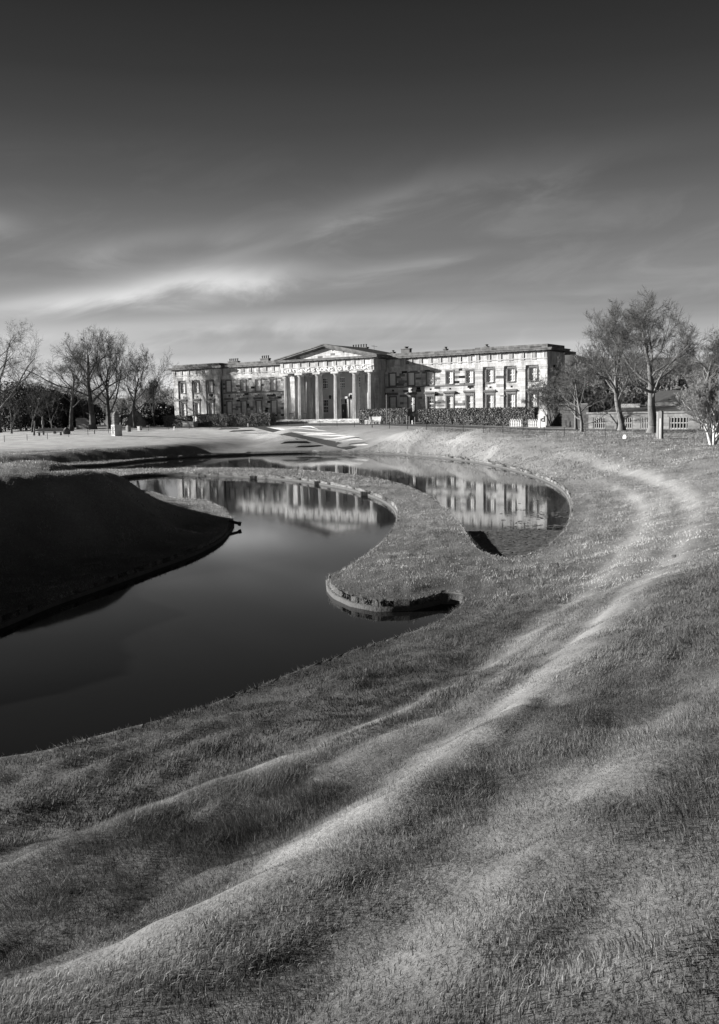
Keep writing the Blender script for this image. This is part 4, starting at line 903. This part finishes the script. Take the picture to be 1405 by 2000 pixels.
def hills():
    V = []; F = []; n = 160; rows = 5
    for i in range(n+1):
        px = -900+3200*i/n; 
        for k in range(rows):
            d = 300+90*k; p = at_d(px, d); top = (14 if px < 500 else 30)*(0.75+0.5*float(fbm(np.array([px*0.004]), np.array([3.1]), 8, 3)[0]))
            z = -3+top*sin(k/(rows-1)*pi/2)+4.0*float(noise2(np.array([px*0.05]), np.array([k*3.3]), 4)[0])*(k > 0); V.append((p[0], p[1], z))
    for i in range(n):
        for k in range(rows-1): a = i*rows+k; F.append((a, a+rows, a+rows+1, a+1))
    me = bpy.data.meshes.new('hills'); me.from_pydata(V, [], F); me.materials.append(MT['hill']); me.polygons.foreach_set('use_smooth', np.ones(len(F), bool)); me.update(); tag(link('hills', me), 'dim wooded hills on the horizon', kind='structure')
hills()
def bush(px, d, w, h, label, n=5000, group=None):
    x, y = place(px, d); zb = gz(x, y); root = thing('evergreen_bush', label, 'bush', (x, y, zb), group=group)
    u = rng.normal(0, 1, (n, 3)); u /= np.linalg.norm(u, axis=1)[:, None]; rr = rng.uniform(0.6, 1.0, n)**0.5
    rr *= 0.72+0.5*fbm(u[:, 0]*2.2+px, u[:, 2]*2.2+u[:, 1], 41, 3)
    P = u*rr[:, None]*np.array([w/2, w/2, h*0.52]) + np.array([0, 0, h*0.5]); V, F = leaf_cloud(n, P, u, 0.22, rng)
    o = link('foliage', np_mesh('foliage', V, F, MT['holly'], tone=rng.random(n)), root); o['kind'] = 'stuff'
    st = MB(); st.tube((0, 0, -.2), (0, 0, h*.5), 0.14, 0.06); st.build('stem', MT['bark_dark'], root)
for k, (px, d, w, h, lb) in enumerate([(8, 196, 14, 9.5, 'dark evergreen bush at the left edge above the fence'), (48, 198, 14, 9.0, 'dark evergreen bush behind the slanting pale stem'), (88, 197, 13, 8.6, 'dark evergreen bush behind the low bench'), (122, 199, 11, 7.2, 'dark evergreen bush left of the leaning trunk'), (155, 200, 11, 5.8, 'low evergreen bush above the pale stone wall'), (302, 199, 8, 4.8, 'evergreen bush beside the cottage'), (330, 197, 7, 4.0, 'low evergreen bush touching the left end of the building')]):
    bush(px, d, w, h, lb, group='evergreen bushes behind the left lawn')
for (px, d, yt, sd, lb) in [(1080, 134, 722, 61, 'many stemmed bare shrub against the right end wall'), (1104, 138, 730, 62, 'many stemmed bare shrub between the building and the yard wall')]:
    x, y = place(px, d); tree('bare_shrub', lb, x, y, hgt(px, d, yt), 0.14, sd, 'bare shrubs beside the right end wall', stems=4, fork=.1, nkids=(9, 8, 7, 6), ang=(.7, .7, .8, .8))

# ------------------------------------------------------------------ outbuilding on the right, cottages on the left
def frame_at(px0, px1, d0, d1):
    a, b = at_d(px0, d0), at_d(px1, d1); v = (b-a)[:2]; return a[0], a[1], math.atan2(v[1], v[0]), float(np.hypot(*v))
ax, ay, ar, aw = frame_at(1150, 1400, 121, 112)
ann = thing('outbuilding', 'low stone outbuilding with white barred windows under dark roofs', 'building', (ax, ay, -1.6), ar)
H_ = 1.95; wins = [((1174-1150)/250*aw, 1.9), ((1230-1150)/250*aw, 1.7), ((1269-1150)/250*aw, 1.3), ((1332-1150)/250*aw, 2.3), ((1385-1150)/250*aw, 1.8)]
mb = MB(); ashlar(mb, 0, aw+4, 0.0, courses([-0.3, 0.12, 1.5, H_], 0.32), [(c-w/2, c+w/2, .12, 1.5) for c, w in wins], rs, dark=.08, tone_bias=-.1); mb.build('wall', MT['rubble_dim'], ann)
mb = MB(); mb.box(-0.02, aw+4, 0.30, 0.6, -.3, H_, .3); mb.box(-.02, .3, 0.6, 7, -.3, H_, .3); mb.build('back_wall', MT['rubble_dim'], ann)
mb = MB(); mb.box(-0.2, aw+4, -0.2, 0.3, H_, H_+0.18, .5); mb.build('coping', MT['rubble_dim'], ann)
mb = MB(); mb.quad([(1.5, 0.3, H_+0.19), (aw+4, 0.3, H_+0.19), (aw+4, 5, H_+1.0), (1.5, 5, H_+1.0)]); mb.quad([(5.5, 4.0, H_+1.3), (11.5, 4.0, H_+1.3), (11.0, 7, H_+2.7), (5.5, 7, H_+2.7)]); mb.box(5.4, 11.6, 4.1, 7.2, H_, H_+1.28); mb.build('roof', MT['slate'], ann)
mb = MB(); mb.box(2.6, 5.3, 3.2, 3.4, H_+.19, H_+1.15, .8); mb.build('lit_gable', MT['rubble_dim'], ann)
for c, w in wins:
    p = MB(); p.box(c-w/2, c+w/2, 0.16, 0.2, .12, 1.5); o = p.build('window', MT['glass'], ann)
    b = MB()
    for k in range(6): x_ = c-w/2+(k+.5)*w/6; b.box(x_-.036, x_+.036, 0.02, 0.07, .12, 1.5)
    for z in (.17, .8, 1.45): b.box(c-w/2, c+w/2, 0.072, 0.11, z-.05, z+.05)
    b.build('bars', MT['bar_paint'], o)
wx, wy, wr, ww = frame_at(1071, 1150, 137, 122)
yw = thing('yard_wall', 'dark shaded yard wall between the building and the outbuilding', 'wall', (wx, wy, -1.6), wr)
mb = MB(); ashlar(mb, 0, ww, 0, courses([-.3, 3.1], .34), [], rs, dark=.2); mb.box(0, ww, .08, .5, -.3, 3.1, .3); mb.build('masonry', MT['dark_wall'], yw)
mb = MB(); mb.box(-.05, ww, -.1, .6, 3.1, 3.28); mb.build('coping', MT['slate'], yw)
def cottage(px0, px1, d, ridge, eave, label, chim):
    x0, y0, r_, w = frame_at(px0, px1, d, d); z = gz(x0, y0); o = thing('cottage', label, 'house', (x0, y0, z), r_)
    b = MB(); b.prism([(0, -.3), (w, -.3), (w, eave), (w/2, ridge), (0, eave)], 0, 8); b.build('wall', MT['rubble'], o)
    q = MB()
    for s in (0, 1):
        xe = -0.5 if s == 0 else w+0.5; ze = eave-(ridge-eave)/(w/2)*0.5+.12
        P = [(xe, ze), (w/2, ridge+.12), (w/2, ridge+.3), (xe, ze+.2)]
        q.prism(P if s == 0 else P[::-1], -.35, 8.3)
    q.build('roof', MT['slate'], o)
    win = MB(); win.box(w/2-.45, w/2+.45, -.03, .1, 1.0, 2.1); win.build('window', MT['glass'], o)
    if chim: c = MB(); c.box(w/2-.4, w/2+.4, 1, 1.8, ridge-.3, ridge+1.1); c.build('chimney', MT['rubble'], o)
cottage(243, 284, 182, 3.7, .9, 'small stone cottage with a lit gable and dark roof left of the building', False)
cottage(312, 328, 210, 4.0, 2.5, 'little pale gabled lodge with a chimney beside the end wall', True)

# ------------------------------------------------------------------ fences
def fence(label, pts, h=0.85):
    P = []
    for (px, py) in pts: P.append(ground_px(px, py))
    o = thing('wire_fence', label, 'fence', tuple(P[0])); base = np.array(P[0])
    for p in P:
        q = p-base; b = MB(); t = random.uniform(-.06, .06); b.tube((q[0], q[1], q[2]-.2), (q[0]+t, q[1], q[2]+h), 0.035, n=5); b.build('post', MT['iron'], o)
    for z in (.25, .5, .78):
        b = MB()
        for p, q in zip(P[:-1], P[1:]):
            p = p-base; q = q-base; b.tube((p[0], p[1], p[2]+z), (q[0], q[1], q[2]+z), 0.008, n=3)
        b.build('wire', MT['iron'], o)
fence('thin wire fence along the lawn edge in front of the portico and right wing', [(561.5, 831.5), (592.8, 831.8), (625.6, 832.3), (658.4, 833), (692.5, 834.2), (727, 835.2), (761, 837), (796.5, 838), (832.6, 839.4), (868, 841), (905.6, 843), (944.7, 845), (983, 847), (1022, 848.6), (1062.8, 849.6), (1103, 851), (1143, 852.6), (1183, 854.4)])
fence('thin wire fence along the top of the left lawn', [(8.7, 863), (53, 860.5), (93, 858), (134.5, 853.5), (172, 850), (212, 846.5), (250, 844), (290, 841.5), (330, 839.5), (370, 838), (410, 836.5)])

# ------------------------------------------------------------------ smaller things
def ground_item(px, py): return ground_px(px, py)
def post(px, py, h, r, m_, label, cat='post', grp=None, nm='post', lean=0):
    p = ground_item(px, py); b = MB(); b.tube((0, 0, -.2), (lean, 0, h), r, r, n=8); b.lathe([(r*1.05, h-.04), (r*.8, h+.03), (r*.2, h+.05)], lean, 0, n=8)
    o = b.build(nm, MT[m_]); o.location = tuple(p); tag(o, label, cat, grp)
FY = -9.0
def at_front(px, Y): p = at_y(px, 825, Y); return p[0], Y, gz(p[0], Y)
def post2(px, Y, h, r, m_, label, cat='post', grp=None, nm='bollard'):
    x, y, z = at_front(px, Y); b = MB(); b.lathe([(r, -.2), (r, h-.05), (r*.75, h), (r*.2, h+.02)], 0, 0, n=10); o = b.build(nm, MT[m_]); o.location = (x, y, z); tag(o, label, cat, grp)
WP = 'wooden posts by the short hedge'
for px, h, lb in [(746.5, 1.05, 'wooden post just right of the white bench'), (764, .95, 'wooden post right of the tall signpost'), (770, .8, 'faint short post third along from the tall signpost'), (776, .95, 'wooden post before the middle of the short hedge'), (784, .95, 'thin post right of the hedge middle'), (787, .95, 'thin post paired close to its neighbour before the hedge'), (795, 1.35, 'taller wooden post at the right end of the short hedge'), (800, 1.2, 'wooden post standing in the hedge gap by the taller post'), (811, 1.1, 'wooden post at the left end of the longest hedge')]:
    post2(px, -8.6, h, .06, 'timber', lb, 'post', WP, 'wooden_post')
post2(806, -9.2, .62, .09, 'white', 'short white bollard in the gap between the hedges', 'bollard')
post2(484.7, -8.7, .62, .09, 'white', 'short white bollard before the left wing hedge', 'bollard')
p = ground_item(341, 840.2); b = MB(); b.lathe([(.1, -.2), (.1, .58), (.06, .62)], 0, 0, n=10); o = b.build('bollard', MT['white']); o.location = tuple(p); tag(o, 'white bollard standing on the lawn edge before the left end of the building', 'bollard')
p = ground_item(184.5, 847.5); b = MB(); b.lathe([(.1, -.2), (.1, .6), (.06, .64)], 0, 0, n=10); o = b.build('bollard', MT['timber']); o.location = tuple(p); tag(o, 'pale bollard by the fence below the leaning trunk', 'bollard')
post2(755.9, -9.6, 4.4, .05, 'timber', 'tall thin pole in front of the short hedge', 'pole', None, 'signpost')
# white bench and side table before the short hedge
x, y, z = at_front(732, -9.4)
o = thing('bench', 'white painted bench in front of the short hedge', 'bench', (x, y, z), RAD(12))
for zb, d0 in ((.46, 0), ): 
    for k in range(4): b = MB(); b.box(-.95, .95, -.24+k*.13, -.13+k*.13, .43, .47); b.build('slat', MT['white'], o)
for k in range(4): b = MB(); b.box(-.95, .95, .26, .30, .58+k*.15, .70+k*.15); b.build('slat', MT['white'], o)
for s in (-.9, .9):
    b = MB(); b.box(s-.04, s+.04, -.26, -.19, 0, .66); b.build('leg', MT['white'], o); b = MB(); b.box(s-.04, s+.04, .2, .27, 0, 1.2); b.build('leg', MT['white'], o); b = MB(); b.box(s-.045, s+.045, -.27, .2, .66, .71); b.build('armrest', MT['white'], o)
x, y, z = at_front(721.5, -9.2)
o = thing('low_table', 'low white table left of the white bench', 'table', (x, y, z), RAD(8))
b = MB(); b.box(-.6, .6, -.35, .35, .62, .68); b.build('table_top', MT['white'], o)
for sx in (-.52, .52):
    for sy in (-.28, .28): b = MB(); b.box(sx-.05, sx+.05, sy-.05, sy+.05, 0, .62); b.build('leg', MT['white'], o)
# litter bin post leaning by the fence
post(727.5, 834.5, 1.45, .07, 'iron', 'dark leaning post beside the white bench', 'post', None, 'leaning_post', lean=-.12)
# white hooped racks
def rack(px, Y, n, w, label):
    x, y, z = at_front(px, Y); o = thing('bike_rack', label, 'bike rack', (x, y, z), RAD(6), 'white bike racks before the longest hedge')
    for k in range(n):
        xx = -w/2+w*k/(n-1); b = MB(); b.tube((xx, -.3, 0), (xx, -.3, .85), .035); b.tube((xx, .3, 0), (xx, .3, .95), .035); b.tube((xx, -.3, .85), (xx, 0, 1.08), .035); b.tube((xx, 0, 1.08), (xx, .3, .95), .035); b.build('hoop', MT['white'], o)
    for z_ in (.12, .55): b = MB(); b.tube((-w/2, -.33, z_), (w/2, -.33, z_), .03); b.build('rail', MT['white'], o)
rack(1008.5, -9.6, 7, 1.5, 'white hooped bike rack before the right part of the longest hedge')
rack(1045, -9.8, 7, 1.55, 'white hooped bike rack beside the rounded white sign')
# rounded white sign with a dark letter
x, y, z = at_front(1060.5, -9.9)
o = thing('rounded_sign', 'white round topped sign with a dark letter d by the end pilaster', 'sign', (x, y, z), RAD(8))
b = MB(); b.prism([(-.42, 0), (.42, 0), (.42, 1.35)]+[(.42*cos(t), 1.35+.42*sin(t)) for t in np.linspace(0.2, pi-.2, 9)]+[(-.42, 1.35)], -.08, .08); b.build('panel', MT['white'], o)
def sign_letter(parent):
    cu = bpy.data.curves.new('letter', 'FONT'); cu.body = 'd'; cu.size = 1.15; cu.extrude = .015; cu.align_x = 'CENTER'; ob = bpy.data.objects.new('letter_source', cu); COL.objects.link(ob); bpy.context.view_layer.update()
    me = bpy.data.meshes.new_from_object(ob.evaluated_get(bpy.context.evaluated_depsgraph_get())); bpy.data.objects.remove(ob); me.materials.clear(); me.materials.append(MT['iron'])
    q = link('letter', me, parent, loc=(.02, -.1, .75)); q.rotation_euler = (pi/2, 0, 0)
sign_letter(o)
post2(1054.5, -11.5, 1.25, .12, 'white', 'thick white post leaning beside the rounded sign', 'post', None, 'white_post')
# stone plinth with dark shapes
x, y, z = at_front(372, -8.6)
o = thing('stone_plinth', 'pale stone plinth with dark reclining shapes on top before the left hedge', 'sculpture', (x, y, z))
b = MB(); ashlar(b, -1.25, 1.25, -.6, [0-.3, .45, .85], [], rs, dark=.02, tone_bias=.1, dep=.3); b.box(-1.24, 1.24, -.55, .6, -.3, .84); b.box(-1.35, 1.35, -.7, .7, .842, .97); b.build('block', MT['stone'], o)
b = MB(); b.tube((-.9, 0, 1.05), (.2, -.1, 1.4), .2, .3, n=9); b.tube((.2, -.1, 1.4), (.95, 0, 1.1), .3, .16, n=9); b.tube((-.5, .1, 1.0), (-.2, .1, 1.7), .14, .1, n=8); b.tube((.5, 0, 1.1), (.85, 0, 1.5), .12, .16, n=8); b.build('dark_figure', MT['iron'], o)
b = MB(); b.lathe([(.05, 1.45), (.17, 1.55), (.2, 1.7), (.15, 1.85), (.03, 1.92)], .95, -.1, n=10); b.tube((.95, -.1, 1.0), (1.0, -.1, 1.5), .14, .1, n=8); b.build('pale_figure', MT['white'], o)
# carved head on a cube, left lawn
p = ground_item(228.5, 851)
o = thing('carved_head', 'rounded carved stone on a pale square block on the left lawn', 'sculpture', tuple(p), -0.3)
b = MB(); b.box(-.55, .55, -.55, .55, -.2, 1.55)
b.build('block', MT['trim'], o)
b = MB()
for k in range(5): zz_ = .2+k*.25; b.box(-.42+.1*(k % 2), .3+.12*((k+1) % 2), -.6, -.55, zz_, zz_+.12)
b.box(-.1, .05, -.61, -.552, .25, 1.3); b.build('relief', MT['surround'], o)
b = MB(); b.lathe([(.42, 1.552), (.46, 1.9), (.46, 2.5), (.44, 2.85), (.36, 3.15), (.2, 3.34), (.04, 3.4)], -.05, 0, n=20); b.build('head', MT['rubble'], o)
b = MB()
for k in range(4): b.lathe([(.465, 1.8+k*.35), (.485, 1.86+k*.35), (.465, 1.92+k*.35)], -.05, 0, n=20, cap=False)
b.build('carved_band', MT['surround'], o)
# boulder, low bench, marker, pale wall on the left
def boulder(px, py, s, label):
    p = ground_item(px, py); bm = bmesh.new(); bmesh.ops.create_icosphere(bm, subdivisions=3, radius=1)
    for v in bm.verts:
        c = v.co; k = 1+.25*(float(noise2(np.array([c.x*2+px]), np.array([c.z*2+c.y]), 3)[0])-.5); c *= k; c.x *= s[0]*(1-.35*max(c.z, 0)); c.y *= s[1]; c.z *= s[2]
    me = bpy.data.meshes.new('boulder'); bm.to_mesh(me); bm.free(); me.materials.append(MT['rubble']); o = link('boulder', me, loc=(p[0], p[1], p[2]+s[2]*.4)); tag(o, label, 'boulder')
boulder(130, 848, (.62, .55, .75), 'large pale pointed boulder right of the low bench')
boulder(107, 847, (.25, .25, .4), 'small pale round boulder at the end of the low bench')
p = ground_item(98, 850.5); o = thing('bench', 'low dark bench behind the left lawn fence', 'bench', tuple(p), YAW-.1)
b = MB(); b.box(-2.0, 2.0, -.25, .25, .45, .55); b.build('seat', MT['timber'], o); b = MB(); b.box(-2.0, 2.0, .25, .33, .6, 1.1); b.build('backrest', MT['timber'], o)
for s in (-1.7, 1.7): b = MB(); b.box(s-.06, s+.06, -.2, .2, 0, .45); b.build('leg', MT['iron'], o)
p = ground_item(85, 849.5); b = MB(); b.tube((0, 0, -.2), (0, 0, 1.4), .16, .14, n=8); b.lathe([(.1, 1.4), (.24, 1.7), (.22, 2.1), (.1, 2.4), (.13, 2.7), (.03, 2.95)], 0, 0, n=10); o = b.build('pale_statue', MT['rubble_dim']); o.location = tuple(p); tag(o, 'slim pale upright statue among the dark bushes', 'statue')
x0, y0, r_, w_ = frame_at(147, 178, 186, 184); o = thing('stone_wall', 'pale curved topped stone wall behind the leaning trunk', 'wall', (x0, y0, gz(x0, y0)), r_)
b = MB(); b.prism([(0, -.3), (w_, -.3), (w_, 1.0), (w_*.85, 1.7), (w_*.6, 2.1), (w_*.1, 2.2), (0, 2.0)], 0, .5); b.build('masonry', MT['rubble'], o)
p = ground_item(66, 850.5); b = MB(); b.tube((0, 0, -.2), (.3, 0, 1.2), .17, .13, n=8); b.tube((.3, 0, 1.2), (.45, 0, 2.2), .13, .08, n=8); o = b.build('tree_stem', MT['bark']); o.location = tuple(p); tag(o, 'slanting pale bare stem lit at its foot among the bushes', 'trunk')
p = ground_item(273, 840.5); b = MB(); b.box(-.3, .3, -.25, .25, -.1, .62); b.box(-.34, .34, -.28, .28, .62, .7); o = b.build('cabinet', MT['trim']); o.location = tuple(p); tag(o, 'small pale cabinet beside the cottage', 'cabinet')
p = ground_item(251, 843); b = MB(); b.box(-.3, .3, -.3, .3, -.1, .9); b.lathe([(.3, .9), (.2, 1.05), (.03, 1.1)], 0, 0, n=10); o = b.build('litter_bin', MT['timber']); o.location = tuple(p); tag(o, 'squat bin by the fence below the cottage roof', 'bin')
# totem by the right lawn
p = ground_item(1289, 857.5); o = thing('totem_sign', 'tall narrow two part sign post on the right lawn', 'sign', tuple(p), -0.25)
b = MB(); b.box(-.24, -.06, -.16, .16, -.1, 2.35); b.build('dark_panel', MT['timber'], o)
b = MB(); b.prism([(-.05, -.1), (.26, -.1), (.26, 2.3)]+[(.105+.155*cos(t), 2.3+.155*sin(t)) for t in np.linspace(.2, pi-.2, 7)]+[(-.05, 2.3)], -.15, .15); b.build('post', MT['surround'], o)
b = MB(); b.prism([(.06, .05), (.18, .05), (.18, 1.75), (.12, 1.82), (.06, 1.75)], -.165, -.152); b.build('inset', MT['trim'], o)
b = MB(); b.box(-.35, .4, -.3, .3, -.12, .05); b.build('base', MT['gravel'], o)
p = ground_item(1221, 856.5); b = MB(); b.box(-.16, .16, -.12, .12, -.1, .22); b.box(-.1, .1, -.08, .08, .22, .34); o = b.build('marker_stone', MT['white']); o.location = tuple(p); tag(o, 'tiny white marker stone on the right lawn edge', 'marker')
# overflow spouts at the pond edge
q = at_z(452, 1024, -3.55)
for k, lb in ((0, 'upper dark overflow spout at the tip of the left mound'), (1, 'lower dark overflow spout at the tip of the left mound')):
    o = MB(); o.box(-.25, .3, -.07, .07, -.06, .06); o.box(.2, .32, -.09, .09, -.1, .08); t = o.build('overflow_spout', MT['iron']); t.location = (q[0]+(.05, -.05)[k]*3-.05*_fw[0], q[1]-.55*k*_fw[1], q[2]+.10-.12*k); t.rotation_euler = (0, RAD(14), YAW*1.0); tag(t, lb, 'spout', 'overflow spouts')
for (px, py, lb) in [(495, 932, 'dark outlet grate in the left part of the causeway edge'), (622, 942.5, 'dark outlet grate in the middle of the causeway edge'), (714, 963.5, 'dark outlet grate where the causeway edge bends')]:
    q = at_z(px, py, -3.56); o = MB(); o.box(-.28, .28, -.12, .05, -.13, .12)
    for k in range(4): o.box(-.24+k*.13, -.18+k*.13, -.16, -.12, -.1, .1)
    t = o.build('outlet_grate', MT['rubble']); t.location = tuple(q); t.rotation_euler = (0, 0, YAW-.25); tag(t, lb, 'grate', 'outlet grates')

# ------------------------------------------------------------------ grass
def grass(name, label, r0, r1, n, hl, wd, half, seed, seg2, mt):
    r_ = np.random.default_rng(seed); u = r_.random(n); r = np.sqrt(r0**2+u*(r1**2-r0**2)); a = A_C+r_.uniform(-half, half, n)
    x = CAM[0]+r*np.cos(a); y = CAM[1]+r*np.sin(a)
    h, sd = ground_at(x, y); clump = fbm(x*1.6, y*1.6, 51, 3); keep = (sd > 0.02) & (r_.random(n) < 0.75+0.4*clump) & ((r < 70) | (x > 33) | (h < -2.3)) & ~((r > 62) & (x > 5) & (x < 24) & (y > -36))
    h = np.where(sd < 0.25, np.maximum(h, LIP), h)
    x, y, h, r, clump = x[keep], y[keep], h[keep], r[keep], clump[keep]; n = len(x)
    L_ = hl*r_.uniform(0.35, 1.3, n)*(0.55+1.7*clump**2)*np.where(r_.random(n) < 0.03, 1.7, 1.0); th = 2*pi*fbm(x*0.9, y*0.9, 61, 2)*1.6+r_.normal(0, 0.9, n); bend = r_.uniform(0.2, 1.0, n)
    dx, dy = np.cos(th), np.sin(th); w = wd*r_.uniform(.5, 1.4, n); fx = r_.uniform(0, 2*pi, n); sx, sy = np.cos(fx)*w, np.sin(fx)*w; z0 = h-0.012
    B0 = np.stack([x-sx, y-sy, z0], 1); B1 = np.stack([x+sx, y+sy, z0], 1)
    tone = np.clip(r_.normal(.45, .2 if r0 < 9 else .12, n)+0.25*(clump-.5), 0, 1)
    _, sunlit_wear, lush_shade = ridge_add(x, y); fr = np.clip((r-14)/14, 0, 1); fr = fr*fr*(3-2*fr); sunlit_wear = sunlit_wear*(1-0.4*fr); tone = tone-(0.46*np.exp(-np.maximum(sd[keep], 0)/4.5)+0.42*lush_shade)*(1-fr); L_ = L_*(1+0.5*lush_shade); patch = fbm(x*0.55+5, y*0.55, 81, 3)-0.5
    tone = tone+1.45*sunlit_wear+0.8*patch; L_ = L_*(1-0.55*np.clip(sunlit_wear*(1+1.5*fr), 0, 1))  # blade tone carries painted sun on the lips and painted shade below them
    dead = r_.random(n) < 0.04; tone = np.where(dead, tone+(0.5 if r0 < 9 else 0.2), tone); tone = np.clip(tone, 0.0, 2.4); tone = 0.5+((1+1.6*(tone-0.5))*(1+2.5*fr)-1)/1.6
    T = np.stack([x+dx*bend*L_*0.8, y+dy*bend*L_*0.8, z0+L_*np.sqrt(np.maximum(1-(.75*bend)**2, .1))], 1)
    if seg2:
        mx, my, mz = x+dx*bend*L_*0.22, y+dy*bend*L_*0.22, z0+L_*0.55
        M0 = np.stack([mx-sx*.75, my-sy*.75, mz], 1); M1 = np.stack([mx+sx*.75, my+sy*.75, mz], 1)
        V = np.stack([B0, B1, M1, M0, T], 1).reshape(-1, 3); b = np.arange(n)[:, None]*5
        F = np.concatenate([b+np.array([[0, 1, 2]]), b+np.array([[0, 2, 3]]), b+np.array([[3, 2, 4]])]); tone = np.concatenate([tone]*3)
    else:
        V = np.stack([B0, B1, T], 1).reshape(-1, 3); F = np.arange(3*n).reshape(n, 3)
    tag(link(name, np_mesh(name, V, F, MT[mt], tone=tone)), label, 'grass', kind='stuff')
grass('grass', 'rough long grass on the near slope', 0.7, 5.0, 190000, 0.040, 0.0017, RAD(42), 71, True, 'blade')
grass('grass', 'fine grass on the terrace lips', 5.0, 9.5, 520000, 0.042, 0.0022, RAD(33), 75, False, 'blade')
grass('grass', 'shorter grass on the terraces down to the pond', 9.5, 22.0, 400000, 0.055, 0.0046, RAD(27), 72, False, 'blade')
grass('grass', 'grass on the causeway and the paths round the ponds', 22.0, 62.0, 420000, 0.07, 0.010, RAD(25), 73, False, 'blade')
def rim_grass():
    r_ = np.random.default_rng(77); PV = []; TN = []
    for P in ponds:
        n = len(P); N_ = 200*n; i = r_.integers(0, n, N_); f = r_.random(N_); a = P[i]; b = P[(i+1) % n]; T = b-a; T /= np.linalg.norm(T, axis=1)[:, None]+1e-9
        area = 0.5*np.sum(P[:, 0]*np.roll(P[:, 1], -1)-np.roll(P[:, 0], -1)*P[:, 1]); nn = np.stack([-T[:, 1], T[:, 0]], 1)*(1 if area > 0 else -1)
        q = a+(b-a)*f[:, None]+nn*r_.uniform(-.14, .09, N_)[:, None]; d = np.hypot(q[:, 0]-CAM[0], q[:, 1]-CAM[1])
        w = 0.0015+0.00018*d; z = LIP+r_.uniform(-.16, .02, N_); cl = fbm(q[:, 0]*1.7, q[:, 1]*1.7, 91, 3); L_ = r_.uniform(.04, .15, N_)*(.4+1.2*cl)
        o = nn*(L_*r_.uniform(.2, .75, N_))[:, None]+T*(L_*r_.normal(0, .35, N_))[:, None]; up = L_*r_.uniform(-.55, .7, N_)
        B0 = np.concatenate([q-T*w[:, None], z[:, None]], 1); B1 = np.concatenate([q+T*w[:, None], z[:, None]], 1); Tp = np.concatenate([q+o, (z+up)[:, None]], 1)
        PV.append(np.stack([B0, B1, Tp], 1).reshape(-1, 3)); TN.append(np.clip(r_.normal(.6, .3, N_)+.6*(cl-.5), 0.1, 1.6))
    V = np.concatenate(PV); tag(link('grass', np_mesh('grass', V, np.arange(len(V)).reshape(-1, 3), MT['blade_far'], tone=np.concatenate(TN))), 'grass hanging over the pond edges', 'grass', kind='stuff')
rim_grass()
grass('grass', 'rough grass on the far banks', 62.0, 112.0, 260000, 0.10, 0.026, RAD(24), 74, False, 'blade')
S.render.engine = 'CYCLES'
